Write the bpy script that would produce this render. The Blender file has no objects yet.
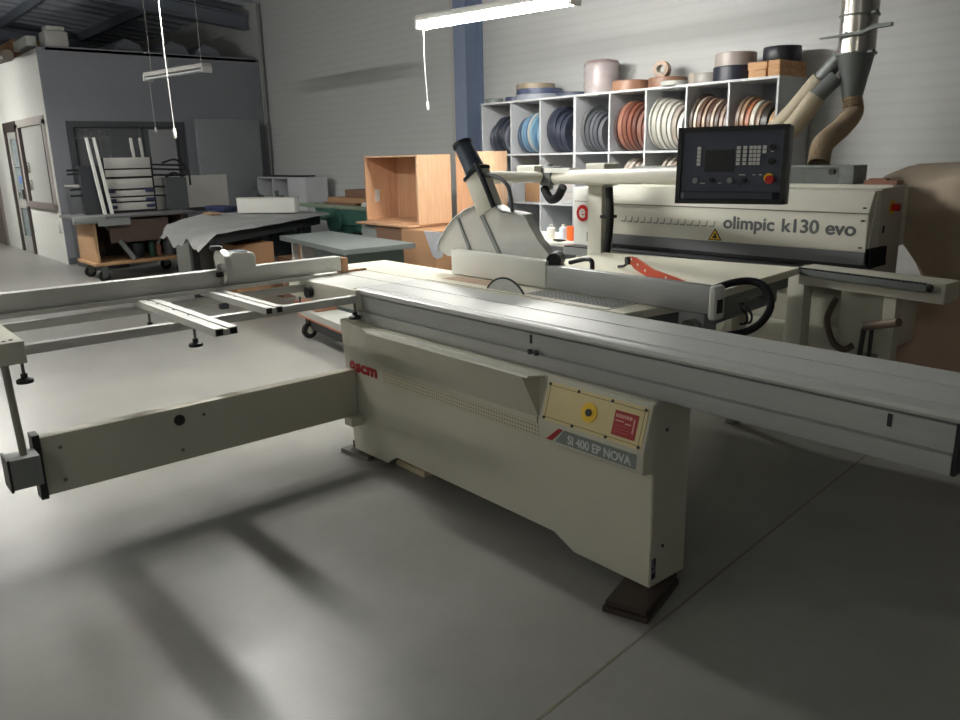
import bpy, bmesh, math, random
from mathutils import Vector, Matrix
random.seed(7)
S = bpy.context.scene
COL = S.collection
PI = math.pi
R_ = math.radians

# ---------------------------------------------------------------- camera
H = 1.53
yaw, pitch, roll = R_(49.683), R_(14.58), R_(1.275)
fw = Vector((-math.sin(yaw)*math.cos(pitch), math.cos(yaw)*math.cos(pitch), -math.sin(pitch)))
rt = Vector((math.cos(yaw), math.sin(yaw), 0)); dn = fw.cross(rt)
r2 = rt*math.cos(roll) + dn*math.sin(roll); d2 = -rt*math.sin(roll) + dn*math.cos(roll)
cd = bpy.data.cameras.new('camera'); cam = bpy.data.objects.new('camera', cd); COL.objects.link(cam)
cd.sensor_fit = 'HORIZONTAL'; cd.sensor_width = 36; cd.lens = 787.8/960*36; cd.clip_start = .05; cd.clip_end = 200
m = Matrix((( r2.x, -d2.x, -fw.x, 0), (r2.y, -d2.y, -fw.y, 0), (r2.z, -d2.z, -fw.z, H), (0, 0, 0, 1)))
cam.matrix_world = m
S.camera = cam
S.view_settings.view_transform = 'Standard'; S.view_settings.look = 'None'
S.view_settings.gamma = 1; S.view_settings.use_curve_mapping = False
S.view_settings.exposure = 2.48
w = bpy.data.worlds.new('world'); S.world = w; w.use_nodes = True
w.node_tree.nodes['Background'].inputs[0].default_value = (.55, .65, 1, 1)
w.node_tree.nodes['Background'].inputs[1]  .default_value = .05
TUBE = 27.0      # strength of the lit fluorescent tubes

# ---------------------------------------------------------------- materials
def lin(c):
    return tuple((x/255/12.92 if x/255 <= .04045 else ((x/255+.055)/1.055)**2.4) for x in c) + (1,)
MATS = {}
def mat(name, col, rough=.5, metal=0, noise=0, nscale=8, bump=0, bscale=60, emit=0, alpha=1, stretch=(1,1,1), trans=0, spec=.5):
    m = bpy.data.materials.new(name); m.use_nodes = True; MATS[name] = m
    nt = m.node_tree; b = nt.nodes['Principled BSDF']
    b.inputs['Base Color'].default_value = lin(col); b.inputs['Roughness'].default_value = rough
    b.inputs['Metallic'].default_value = metal; b.inputs['Specular IOR Level'].default_value = spec
    tc = nt.nodes.new('ShaderNodeTexCoord'); mp = nt.nodes.new('ShaderNodeMapping')
    mp.inputs['Scale'].default_value = stretch
    nt.links.new(tc.outputs['Object'], mp.inputs['Vector'])
    n = nt.nodes.new('ShaderNodeTexNoise'); n.inputs['Scale'].default_value = nscale; n.inputs['Detail'].default_value = 5
    nt.links.new(mp.outputs['Vector'], n.inputs['Vector'])
    nz = max(noise, .04)
    mx = nt.nodes.new('ShaderNodeMix'); mx.data_type = 'RGBA'
    c = lin(col); mx.inputs[6].default_value = tuple(x*(1-nz) for x in c[:3])+(1,)
    mx.inputs[7].default_value = tuple(min(1, x*(1+nz)) for x in c[:3])+(1,)
    nt.links.new(n.outputs['Fac'], mx.inputs[0]); nt.links.new(mx.outputs[2], b.inputs['Base Color'])
    if bump:
        n2 = nt.nodes.new('ShaderNodeTexNoise'); n2.inputs['Scale'].default_value = bscale
        nt.links.new(mp.outputs['Vector'], n2.inputs['Vector'])
        bp = nt.nodes.new('ShaderNodeBump'); bp.inputs['Strength'].default_value = bump; bp.inputs['Distance'].default_value = .01
        nt.links.new(n2.outputs['Fac'], bp.inputs['Height']); nt.links.new(bp.outputs['Normal'], b.inputs['Normal'])
    if emit:
        b.inputs['Emission Color'].default_value = lin(col); b.inputs['Emission Strength'].default_value = emit
    if alpha < 1: b.inputs['Alpha'].default_value = alpha
    if trans: b.inputs['Transmission Weight'].default_value = trans
    return m

def wood(name, c1, c2, rough=.45, axis=(1,14,14), scale=3):
    m = mat(name, c1, rough); nt = m.node_tree; b = nt.nodes['Principled BSDF']
    mp = [n for n in nt.nodes if n.type == 'MAPPING'][0]; mp.inputs['Scale'].default_value = axis
    n = [n for n in nt.nodes if n.type == 'TEX_NOISE'][0]; n.inputs['Scale'].default_value = scale; n.inputs['Distortion'].default_value = .6
    mx = [n for n in nt.nodes if n.type == 'MIX'][0]; mx.inputs[6].default_value = lin(c1); mx.inputs[7].default_value = lin(c2)
    rp = nt.nodes.new('ShaderNodeMapRange'); rp.inputs[1].default_value = .35; rp.inputs[2].default_value = .65
    nt.links.new(n.outputs['Fac'], rp.inputs[0]); nt.links.new(rp.outputs[0], mx.inputs[0])
    return m

CREAM = mat('machine_cream_paint', (208,206,192), .42, noise=.05, nscale=3)
CREAM2 = mat('aged_cream_paint', (188,186,170), .45, noise=.08, nscale=4)
WHITEP = mat("white_enamel", (218,218,211), .4, noise=.03)
CAST = mat('worn_table_cream', (224,221,200), .38, noise=.05, nscale=5)
ALU = mat('brushed_aluminium', (172,174,172), .42, .35, noise=.1, nscale=12, stretch=(.15,8,8))
ALU_Y = mat('extruded_aluminium', (205,205,200), .42, .25, noise=.06, nscale=10, stretch=(8,.15,8))
ALUTOP = mat('anodised_table_top', (198,200,196), .42, .2, noise=.08, nscale=7, stretch=(.25,4,4))
STEEL = mat('galvanised_steel', (190,186,178), .24, .95, noise=.1, nscale=5)
STEELD = mat('dull_zinc_sheet', (120,124,122), .5, .6, noise=.1, nscale=5)
BLADE = mat('saw_blade_steel', (188,190,186), .4, .25, noise=.08)
BLACK = mat('black_plastic', (24,25,28), .45)
BLACKR = mat('black_rubber', (20,20,21), .7)
DARK = mat('dark_metal', (48,52,56), .5, .3, noise=.1)
DGREY = mat('grey_metal_paint', (92,96,98), .5, noise=.1)
GREY = mat('mid_grey_paint', (130,134,132), .5, noise=.08)
CONS = mat('console_charcoal', (54,58,68), .42)
CONS2 = mat('console_panel_navy', (64,70,84), .35)
KEY = mat('key_white', (205,205,200), .5)
RED = mat('signal_red', (190,22,20), .4)
DRED = mat('dull_red_print', (150,24,26), .5)
YEL = mat('signal_yellow', (232,190,30), .45)
ORNG = mat('orange_can', (238,104,30), .45)
REDO = mat('push_stick_red', (196,66,34), .45)
PLATE = mat('control_plate_beige', (206,190,140), .45)
PLQ = mat('plaque_grey', (120,128,124), .5)
PTXT = mat('plaque_lettering', (196,200,196), .5)
TXTG = mat('grey_lettering', (96,100,100), .5)
BRUSH = mat('brush_strip', (16,16,17), .9)
HOSEB = mat('ribbed_hose_tan', (158,138,112), .6, noise=.12, nscale=12)
HOSEL = mat('suction_hose_beige', (178,166,142), .55, noise=.08)
SHELF = mat('shelf_melamine', (196,198,200), .5, noise=.03)
GUARD = mat('clouded_guard_plastic', (214,214,208), .35, noise=.1, nscale=9, alpha=.8)
GUARDR = mat('guard_rim', (205,206,202), .35)
COVER = mat('beige_dust_sheet', (176,160,140), .85, noise=.12, nscale=4, bump=.6, bscale=9)
COVER2 = mat('pink_beige_sheet', (206,176,152), .85, noise=.1, nscale=4, bump=.4, bscale=8)
GSHEET = mat('grey_dust_sheet', (150,150,148), .7, noise=.1, nscale=4, bump=.4, bscale=7)
CARD = mat('brown_cardboard', (160,122,88), .8, noise=.1, nscale=6)
CARDD = mat('dark_cardboard', (120,90,70), .8, noise=.12, nscale=6)
BEECH = wood('beech_laminate', (202,162,128), (188,144,110), .42, axis=(14,14,1.2))
BEECHL = wood('pale_edge_laminate', (212,178,144), (200,162,128), .42, axis=(14,14,1.2))
PLANK = wood('plain_planks', (206,164,116), (178,128,84), .6, axis=(2,12,12))
CHIP = mat('raw_chipboard', (176,138,100), .75, noise=.15, nscale=30)
PALW = mat('pale_board', (186,184,178), .55, noise=.04)
DBOARD = mat('dark_film_board', (58,48,42), .45, noise=.1)
GREENM = mat('machine_green', (52,98,84), .5, noise=.12)
GLASS = mat('door_glass', (190,205,206), .12, alpha=.55)
WGLASS = mat('dark_window_glass', (140,144,146), .08, alpha=.3)
ROOFB = mat('roof_steel_grey', (112,118,128), .5, noise=.06)
COLB = mat('column_blue_grey', (118,130,154), .5, noise=.06)
FRAMED = mat('dark_door_frame', (66,56,54), .5)
DOORG = mat('grey_door_leaf', (168,168,162), .5)
OFFW = mat('office_white_wall', (216,216,210), .7, noise=.03)
OFFD = mat('office_grey_wall', (132,134,140), .75, noise=.05)
CEIL = mat('ceiling_sheet', (168,174,182), .6, noise=.2, nscale=1.5)
TUBEM = mat('lit_fluorescent_tube', (253,252,248), .4, emit=TUBE)
TUBEDIM = mat('dimmed_fluorescent_tube', (254,250,242), .4, emit=TUBE*.37)  # emission turned down for the front lamp and the added fill lamps, not wear
TUBEOFF = mat('unlit_tube', (205,208,212), .3)
CORD = mat('cord_grey', (150,150,148), .6)
NAVY = mat('navy_plastic', (34,42,78), .45)
BROWNP = mat('reddish_brown_board', (150,104,84), .6, noise=.1)
CLEAR = mat('clear_wrap', (216,208,206), .14, noise=.2, nscale=16, alpha=.5)

def nodes_floor():
    m = mat('polished_concrete', (150,149,142), .34, noise=.12, nscale=.9); nt = m.node_tree; b = nt.nodes['Principled BSDF']
    L = nt.links.new; N = nt.nodes.new
    geo = N('ShaderNodeNewGeometry')
    n1 = N('ShaderNodeTexNoise'); n1.inputs['Scale'].default_value = 2.2; n1.inputs['Detail'].default_value = 8; n1.inputs['Roughness'].default_value = .62
    L(geo.outputs['Position'], n1.inputs['Vector'])
    cr = N('ShaderNodeMapRange'); cr.inputs[1].default_value = .3; cr.inputs[2].default_value = .7; L(n1.outputs['Fac'], cr.inputs[0])
    mx = N('ShaderNodeMix'); mx.data_type = 'RGBA'; mx.inputs[6].default_value = lin((134,133,127)); mx.inputs[7].default_value = lin((150,149,143))
    L(cr.outputs[0], mx.inputs[0])
    sp = N('ShaderNodeTexNoise'); sp.inputs['Scale'].default_value = 26; sp.inputs['Detail'].default_value = 3; L(geo.outputs['Position'], sp.inputs['Vector'])
    s2 = N('ShaderNodeMapRange'); s2.inputs[1].default_value = .76; s2.inputs[2].default_value = .80; L(sp.outputs['Fac'], s2.inputs[0])
    m3 = N('ShaderNodeMix'); m3.data_type = 'RGBA'; m3.inputs[7].default_value = lin((96,94,88)); L(s2.outputs[0], m3.inputs[0]); L(mx.outputs[2], m3.inputs[6])
    L(m3.outputs[2], b.inputs['Base Color'])
    rr = N('ShaderNodeMapRange'); rr.inputs[3].default_value = .28; rr.inputs[4].default_value = .46; L(n1.outputs['Fac'], rr.inputs[0]); L(rr.outputs[0], b.inputs['Roughness'])
    return m
FLOOR = nodes_floor()
def nodes_panel():
    # pale sandwich panels: shallow horizontal ribs and one joint per metre of height
    m = mat('sandwich_panel', (186,188,186), .5, noise=.03, nscale=1); nt = m.node_tree; b = nt.nodes['Principled BSDF']
    L = nt.links.new; N = nt.nodes.new
    geo = N('ShaderNodeNewGeometry'); sx = N('ShaderNodeSeparateXYZ'); L(geo.outputs['Position'], sx.inputs[0])
    def mth(op, a, bb=None):
        n = N('ShaderNodeMath'); n.operation = op
        for i, v in enumerate((a, bb)):
            if v is None: continue
            if isinstance(v, (int, float)): n.inputs[i].default_value = v
            else: L(v, n.inputs[i])
        return n.outputs[0]
    rib = mth('FRACT', mth('MULTIPLY', sx.outputs['Z'], 10.0))
    ribm = mth('LESS_THAN', mth('ABSOLUTE', mth('SUBTRACT', rib, .5)), .16)
    jt = mth('FRACT', mth('ADD', sx.outputs['Z'], .35))
    jm = mth('LESS_THAN', jt, .012)
    hgt = mth('SUBTRACT', mth('MULTIPLY', ribm, -.3), mth('MULTIPLY', jm, 1.0))
    bp = N('ShaderNodeBump'); bp.inputs['Strength'].default_value = .12; bp.inputs['Distance'].default_value = .006
    L(hgt, bp.inputs['Height']); L(bp.outputs['Normal'], b.inputs['Normal'])
    mx = N('ShaderNodeMix'); mx.data_type = 'RGBA'; mx.inputs[6].default_value = lin((192,193,190)); mx.inputs[7].default_value = lin((140,142,142))
    L(jm, mx.inputs[0]); 
    m2 = N('ShaderNodeMix'); m2.data_type = 'RGBA'; m2.inputs[7].default_value = lin((188,189,186)); L(mx.outputs[2], m2.inputs[6]); L(ribm, m2.inputs[0])
    L(m2.outputs[2], b.inputs['Base Color'])
    return m
PANEL = nodes_panel()
def nodes_dots(name, base, dot, fx, fz, thr):
    m = mat(name, base, .5); nt = m.node_tree; b = nt.nodes['Principled BSDF']; L = nt.links.new; N = nt.nodes.new
    geo = N('ShaderNodeNewGeometry'); sx = N('ShaderNodeSeparateXYZ'); L(geo.outputs['Position'], sx.inputs[0])
    def dist(o, f):
        a = N('ShaderNodeMath'); a.operation = 'MULTIPLY'; L(o, a.inputs[0]); a.inputs[1].default_value = f
        c = N('ShaderNodeMath'); c.operation = 'FRACT'; L(a.outputs[0], c.inputs[0])
        d = N('ShaderNodeMath'); d.operation = 'SUBTRACT'; L(c.outputs[0], d.inputs[0]); d.inputs[1].default_value = .5
        e = N('ShaderNodeMath'); e.operation = 'POWER'; L(d.outputs[0], e.inputs[0]); e.inputs[1].default_value = 2
        return e.outputs[0]
    s = N('ShaderNodeMath'); s.operation = 'ADD'; L(dist(sx.outputs['X'], fx), s.inputs[0]); L(dist(sx.outputs['Y' if name.startswith('insert') else 'Z'], fz), s.inputs[1])
    t = N('ShaderNodeMath'); t.operation = 'LESS_THAN'; L(s.outputs[0], t.inputs[0]); t.inputs[1].default_value = thr
    mx = N('ShaderNodeMix'); mx.data_type = 'RGBA'; mx.inputs[6].default_value = lin(base); mx.inputs[7].default_value = lin(dot)
    L(t.outputs[0], mx.inputs[0]); L(mx.outputs[2], b.inputs['Base Color'])
    return m
PERF = nodes_dots('vent_perforation', (188,184,162), (128,124,108), 62, 62, .06)
INSERT = nodes_dots('insert_perforated_plate', (132,134,132), (196,196,190), 40, 40, .07)

# ---------------------------------------------------------------- mesh builder (world coordinates)
class B:
    def __init__(s): s.bm = bmesh.new()
    def box(s, x0, x1, y0, y1, z0, z1, bev=0, M=None, seg=2):
        vs = [s.bm.verts.new((x, y, z)) for x in (x0, x1) for y in (y0, y1) for z in (z0, z1)]
        F = [(0,1,3,2),(4,6,7,5),(0,4,5,1),(2,3,7,6),(0,2,6,4),(1,5,7,3)]
        fs = [s.bm.faces.new([vs[i] for i in f]) for f in F]
        if M is not None:
            for v in vs: v.co = M @ v.co
        if bev:
            es = list({e for f in fs for e in f.edges})
            bmesh.ops.bevel(s.bm, geom=es, offset=bev, segments=seg, affect='EDGES', profile=.5)
        return s
    def cyl(s, p0, p1, r0, r1=None, n=20, cap=True):
        p0, p1 = Vector(p0), Vector(p1); r1 = r0 if r1 is None else r1
        d = (p1-p0).normalized(); a = d.orthogonal().normalized(); b = d.cross(a)
        R0 = [s.bm.verts.new(p0+(a*math.cos(2*PI*i/n)+b*math.sin(2*PI*i/n))*r0) for i in range(n)]
        R1 = [s.bm.verts.new(p1+(a*math.cos(2*PI*i/n)+b*math.sin(2*PI*i/n))*r1) for i in range(n)]
        for i in range(n): s.bm.faces.new((R0[i], R0[(i+1)%n], R1[(i+1)%n], R1[i]))
        if cap: s.bm.faces.new(R0[::-1]); s.bm.faces.new(R1)
        return s
    def tube(s, pts, r, n=12, rib=0, steps=8, cap=True):
        # smooth tube through points (catmull-rom); rib adds a corrugation
        P = [Vector(p) for p in pts]; Q = []
        if len(P) > 2:
            E = [P[0]*2-P[1]] + P + [P[-1]*2-P[-2]]
            for k in range(1, len(E)-2):
                for i in range(steps):
                    t = i/steps; a, b, c, d = E[k-1], E[k], E[k+1], E[k+2]
                    Q.append(.5*((2*b)+(-a+c)*t+(2*a-5*b+4*c-d)*t*t+(-a+3*b-3*c+d)*t**3))
            Q.append(P[-1])
        else:
            Q = [P[0].lerp(P[1], i/steps) for i in range(steps+1)]
        rings = []; ref = None
        for i, q in enumerate(Q):
            d = (Q[min(i+1, len(Q)-1)]-Q[max(i-1, 0)]).normalized()
            if ref is None: ref = d.orthogonal().normalized()
            ref = (ref-d*ref.dot(d)).normalized(); b = d.cross(ref)
            rr = (r(i/(len(Q)-1)) if callable(r) else r)*(1+(rib if i % 2 else -rib))
            rings.append([s.bm.verts.new(q+(ref*math.cos(2*PI*j/n)+b*math.sin(2*PI*j/n))*rr) for j in range(n)])
        for A, C in zip(rings, rings[1:]):
            for j in range(n): s.bm.faces.new((A[j], A[(j+1)%n], C[(j+1)%n], C[j]))
        if cap: s.bm.faces.new(rings[0][::-1]); s.bm.faces.new(rings[-1])
        return s
    def prism(s, pts, axis, a, b, bev=0):
        # outline extruded along an axis; pts are the two other coordinates in xyz order
        def mk(p, t): return {'x': (t, p[0], p[1]), 'y': (p[0], t, p[1]), 'z': (p[0], p[1], t)}[axis]
        A = [s.bm.verts.new(mk(p, a)) for p in pts]; C = [s.bm.verts.new(mk(p, b)) for p in pts]
        n = len(pts); fs = [s.bm.faces.new(A), s.bm.faces.new(C[::-1])]
        for i in range(n): fs.append(s.bm.faces.new((A[i], C[i], C[(i+1)%n], A[(i+1)%n])))
        if bev:
            bmesh.ops.bevel(s.bm, geom=list({e for f in fs for e in f.edges}), offset=bev, segments=2, affect='EDGES')
        return s
    def lathe(s, prof, o, ax, n=32):
        # profile of (radius, height along ax); closed outline when first == last
        o = Vector(o); d = Vector(ax).normalized(); a = d.orthogonal().normalized(); b = d.cross(a); rings = []
        for r, h in prof:
            rings.append([s.bm.verts.new(o+d*h+(a*math.cos(2*PI*j/n)+b*math.sin(2*PI*j/n))*max(r, 1e-4)) for j in range(n)])
        for A, C in zip(rings, rings[1:]):
            for j in range(n): s.bm.faces.new((A[j], A[(j+1)%n], C[(j+1)%n], C[j]))
        return s
    def quad(s, *p): s.bm.faces.new([s.bm.verts.new(q) for q in p]); return s
    def xf(s, M):
        for v in s.bm.verts: v.co = M @ v.co
        return s
    def obj(s, name, m, parent=None, label=None, smooth=True):
        bm = s.bm; bmesh.ops.remove_doubles(bm, verts=bm.verts, dist=1e-5); bmesh.ops.recalc_face_normals(bm, faces=bm.faces)
        for e in bm.edges:
            if len(e.link_faces) == 2 and e.calc_face_angle(0) > R_(38): e.smooth = False
        for f in bm.faces: f.smooth = smooth
        base = Vector((0,0,0)); p = parent
        while p is not None: base += p.location; p = p.parent
        bmesh.ops.translate(bm, verts=bm.verts, vec=-base)
        me = bpy.data.meshes.new(name); bm.to_mesh(me); bm.free(); me.materials.append(m)
        o = bpy.data.objects.new(name, me); COL.objects.link(o); o.parent = parent
        if label: o['label'] = label
        return o
def thing(name, label, cat, loc, group=None):
    o = bpy.data.objects.new(name, None); COL.objects.link(o); o.location = loc; o.empty_display_size = .1
    o['label'] = label; o['category'] = cat
    if group: o['group'] = group
    return o
def tag(o, label, cat, group=None):
    o['label'] = label; o['category'] = cat
    if group: o['group'] = group
    return o
def struct(b, name, m, label=None):
    o = b.obj(name, m); o['kind'] = 'structure'
    if label: o['label'] = label
    return o
def centred(b, name, m, label, cat, group=None):
    # a thing that is one mesh, its origin moved to its base
    o = b.obj(name, m); vs = [v.co for v in o.data.vertices]
    c = Vector(((min(v.x for v in vs)+max(v.x for v in vs))/2, (min(v.y for v in vs)+max(v.y for v in vs))/2, min(v.z for v in vs)))
    o.data.transform(Matrix.Translation(-c)); o.location = c
    return tag(o, label, cat, group)
def text(s, size, name, m, parent, origin, xdir, ydir, wt=.0, width=None, ext=.0015, label=None):
    cu = bpy.data.curves.new('t', 'FONT'); cu.body = s; cu.size = size; cu.extrude = ext
    t = bpy.data.objects.new('t', cu); COL.objects.link(t); bpy.context.view_layer.update()
    me = bpy.data.meshes.new_from_object(t.evaluated_get(bpy.context.evaluated_depsgraph_get()))
    bpy.data.objects.remove(t); bpy.data.curves.remove(cu)
    xs = [v.co.x for v in me.vertices]; w0 = max(xs)-min(xs); k = 1 if width is None else width/w0
    xd = Vector(xdir).normalized(); yd = Vector(ydir).normalized(); zd = xd.cross(yd)
    base = Vector((0,0,0)); p = parent
    while p is not None: base += p.location; p = p.parent
    x0 = min(xs)
    for v in me.vertices:
        c = v.co.copy(); v.co = Vector(origin)-base + xd*((c.x-x0)*k) + yd*c.y + zd*c.z
    if wt:
        bm = bmesh.new(); bm.from_mesh(me); src = bm.verts[:] + bm.edges[:] + bm.faces[:]
        for k, (a, c) in enumerate(((1,0),(-1,0),(0,1),(0,-1),(.7,.7),(-.7,-.7))):
            g = bmesh.ops.duplicate(bm, geom=src)['geom']
            bmesh.ops.translate(bm, verts=[v for v in g if isinstance(v, bmesh.types.BMVert)], vec=xd*a*wt+yd*c*wt+zd*(.00008*(k+1)))
        bm.to_mesh(me); bm.free()
    me.materials.clear(); me.materials.append(m); me.name = name
    o = bpy.data.objects.new(name, me); COL.objects.link(o); o.parent = parent
    wn = o.modifiers.new('weighted_normals', 'WEIGHTED_NORMAL'); wn.keep_sharp = True
    if label: o['label'] = label
    return o

# ================================================================ the setting
struct(B().box(-26, 4, -6, 6.65, -.2, 0), 'floor', FLOOR)
# expansion joints sawn in the concrete
def seam(x0, y0, x1, y1, wd=.008):
    d = Vector((x1-x0, y1-y0, 0)); n = Vector((-d.y, d.x, 0)).normalized()*wd/2; z = .0012
    a, c = Vector((x0, y0, z)), Vector((x1, y1, z))
    return B().prism([((a-n).x, (a-n).y), ((c-n).x, (c-n).y), ((c+n).x, (c+n).y), ((a+n).x, (a+n).y)], 'z', 0.0002, .0012)
SEAM = mat('joint_sealant', (128,120,102), .7, noise=.3, nscale=20)
struct(seam(-1.147, -.6, -1.81, 6.0), 'trim_1', SEAM)
struct(seam(-7.2, 4.4, -7.9, -4), 'trim_2', SEAM)
struct(B().box(-26, 4, 6.65, 6.85, 0, 6.5), 'wall_back', PANEL)
struct(B().box(4, 4.2, -6, 6.85, 0, 6.5), 'wall_right', PANEL)
struct(B().box(-26, 4.2, -6.2, -6, 0, 6.5), 'wall_front', PANEL)
struct(B().box(-26.2, -26, -6.2, 6.85, 0, 6.5), 'wall_left', PANEL)
# roof sheets sloping up from the rear wall, with trapezoid ribs
cb = B(); z_at = lambda y: 4.15 + (6.65-y)*.10
pts = []; x = -26.2
while x < 4.2:
    pts += [(x, 0), (x+.20, 0), (x+.26, .06), (x+.44, .06), (x+.5, 0)]; x += .5
for (xa, ha), (xb, hb) in zip(pts, pts[1:]):
    if abs(xb-xa) < 1e-6: continue
    cb.quad((xa, 6.85, z_at(6.85)+ha), (xb, 6.85, z_at(6.85)+hb), (xb, -6.2, z_at(-6.2)+hb), (xa, -6.2, z_at(-6.2)+ha))
cb.quad((-26.2, 6.85, z_at(6.85)+.2), (4.2, 6.85, z_at(6.85)+.2), (4.2, -6.2, z_at(-6.2)+.2), (-26.2, -6.2, z_at(-6.2)+.2))
struct(cb, 'ceiling', CEIL)
n = 3
for y in (5.4, 3.9, 2.4, .9, -.6, -2.1):       # purlins
    zt = z_at(y)-.002
    struct(B().box(-26, 4, y-.03, y+.03, zt-.16, zt), 'trim_%d' % n, ROOFB); n += 1
for x in (-19.5, -13.9, -7.95, -2.0+3.6):            # rafters and their columns along the rear wall
    b = B()
    for dz0, dz1, hw in ((-.42, -.40, .1), (-.40, -.20, .006), (-.20, -.18, .1)):
        b.prism([(6.6, z_at(6.6)+dz0), (-6, z_at(-6)+dz0), (-6, z_at(-6)+dz1), (6.6, z_at(6.6)+dz1)], 'x', x-hw, x+hw)
    struct(b, 'trim_%d' % n, ROOFB); n += 1
for x in (-7.74,):
    b = B().box(x-.12, x+.10, 6.36, 6.375, 0, 4.0).box(x-.12, x+.10, 6.625, 6.64, 0, 4.0).box(x-.006, x+.006, 6.37, 6.63, 0, 4.0)
    struct(b, 'trim_%d' % n, COLB); n += 1

# ---- office block at the left
OX, OY = -13.64, 3.13
wb = B()
wy0, wy1, wz0, wz1 = 3.47, 5.08, 1.02, 2.08
wb.box(OX-.029, OX, OY+.001, OY+.125, 0, 3.22).box(OX-.12, OX, OY+.121, wy0, 0, 3.22).box(OX-.12, OX, wy1, 6.64, 0, 3.22).box(OX-.12, OX, wy0, wy1, 0, wz0).box(OX-.12, OX, wy0, wy1, wz1, 3.22)
struct(wb, 'wall_office', OFFD, 'dark grey office block front with a wide window')
sb = B()
sb.box(-25.9, -16.75, OY, OY+.12, 0, 3.3).box(-16.75, -15.7, OY, OY+.12, 2.2, 3.3).box(-15.7, -13.74, OY, OY+.12, .86, .92)
sb.box(-15.7, OX-.03, OY, OY+.12, 0, .90).box(-15.7, OX-.03, OY, OY+.12, 2.2, 3.2).box(-13.8, OX-.03, OY, OY+.12, .9, 2.2)
struct(sb, 'wall_office_side', OFFW, 'bright white office side wall with door')
struct(B().box(-25.9, OX, OY+.12, 6.6, 3.18, 3.24), 'wall_office_roof', OFFD)
struct(B().box(-25.9, OX-.12, 6.0, 6.05, 0, 3.18), 'wall_office_rear', OFFD)
# window in the office front
fr = B(); t = .09
fr.box(OX-.1, OX+.03, wy0-t, wy1+t, wz1, wz1+t).box(OX-.1, OX+.03, wy0-t, wy1+t, wz0-t, wz0).box(OX-.1, OX+.03, wy0-t, wy0, wz0, wz1).box(OX-.1, OX+.03, wy1, wy1+t, wz0, wz1)
wf = struct(fr, 'window_1', mat('dark_window_frame', (72,74,78), .5))
o = B().box(OX-.05, OX-.045, wy0, wy1, wz0, wz1).obj('pane', WGLASS, wf)
o = B().box(OX-.06, OX-.02, 4.46, 4.50, wz0, wz1).obj('mullion', DGREY, wf)
o = B().box(OX-.06, OX-.035, 4.62, 5.04, wz0+.1, wz1-.03).obj('blind_panel', mat('pale_blind', (150,152,152), .6), wf)
# shelves with profiles seen in the room behind the glass
t_ = thing('storage_rack', 'white pipe rack seen through the dark office window', 'rack', (-14.9, 4.1, 0))
for y in (3.5, 3.75, 4.0, 4.2, 4.35):
    B().cyl((-14.9, y, 0), (-14.9, y, 2.1), .012, n=8).obj('upright', PALW, t_)
for z in (1.35, 1.95): B().box(-15.2, -14.88, 3.45, 4.4, z, z+.03).obj('shelf', PALW, t_)
for i, (y, c) in enumerate(((3.56, PALW), (3.7, BROWNP), (3.86, PALW), (4.0, CARD), (4.14, WHITEP), (4.28, PALW))):
    centred(B().box(-15.1, -14.92, y-.05, y+.05, 1.981, 2.05+.03*(i % 2), bev=.004), 'packet', c,
        ('small pale packet', 'red-brown packet', 'taller pale packet', 'cardboard-brown packet', 'white packet', 'rightmost pale packet')[i]+' on the top shelf of the rack behind the office window', 'packet', 'packets on the rack behind the office window')
struct(B().box(OX-.004, OX+.012, OY+.01, 6.6, 0, .1), 'baseboard_office', DGREY)
# door and side window in the bright wall
dr = struct(B().box(-16.75, -16.62, OY-.03, OY+.1, 0, 2.2).box(-15.83, -15.7, OY-.03, OY+.1, 0, 2.2).box(-16.75, -15.7, OY-.03, OY+.1, 2.1, 2.26), 'door_1', FRAMED)
lf = B().box(-16.62, -16.48, OY, OY+.045, 0, 2.1).box(-15.97, -15.83, OY, OY+.045, 0, 2.1)
for z0, z1 in ((0, .28), (.78, .95), (1.98, 2.1), (1.5, 1.52)): lf.box(-16.48, -15.97, OY, OY+.045, z0, z1)
lf = lf.obj('door_leaf', DOORG, dr)
B().box(-16.48, -15.97, OY+.02, OY+.026, .28, 1.98).obj('glass_pane', GLASS, lf)
B().box(-15.93, -15.89, OY-.05, OY, .95, 1.12).cyl((-15.91, OY-.05, 1.05), (-16.03, OY-.05, 1.05), .01, n=8).obj('door_handle', STEEL, lf)
B().box(-16.28, -16.14, OY+.012, OY+.019, 1.22, 1.34).obj('door_notice', mat('blue_notice', (110,140,215), .5), lf)
wn = struct(B().box(-15.68, -15.58, OY-.03, OY+.1, .92, 2.2).box(-13.9, -13.8, OY-.03, OY+.1, .92, 2.2).box(-15.68, -13.8, OY-.03, OY+.1, 2.14, 2.26), 'window_2', mat('light_window_frame', (178,172,166), .5))
B().box(-15.56, -15.5, OY-.035, OY+.03, .92, 2.14).box(-13.93, -13.88, OY-.035, OY+.03, .92, 2.14).obj('dark_jamb', FRAMED, wn)
B().box(-15.58, -13.9, OY+.01, OY+.05, .92, 2.14).obj('shutter_panel', mat('shutter_panel_grey', (176,177,172), .5), wn)
B().box(-15.68, -13.8, OY-.06, OY+.06, .84, .93).obj('window_sill', mat('sill_brown_grey', (136,126,120), .5), wn)
for z in (1.12, 1.4): B().box(-15.32, -15.26, OY-.03, OY+.01, z, z+.17, bev=.01).obj('latch_handle', STEEL, wn)
tag(B().box(-13.9, -13.82, OY-.03, OY-.001, .48, .62, bev=.008).obj('wall_socket', WHITEP), 'white socket box low on the bright office wall', 'socket')
d3 = struct(B().box(-19.2, -18.02, OY-.04, OY+.01, 0, 1.9), 'door_2', mat('brown_grey_door', (128,118,110), .5))
B().box(-18.14, -18.1, OY-.07, OY-.04, .95, 1.1).obj('door_handle', STEEL, d3)

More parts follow.
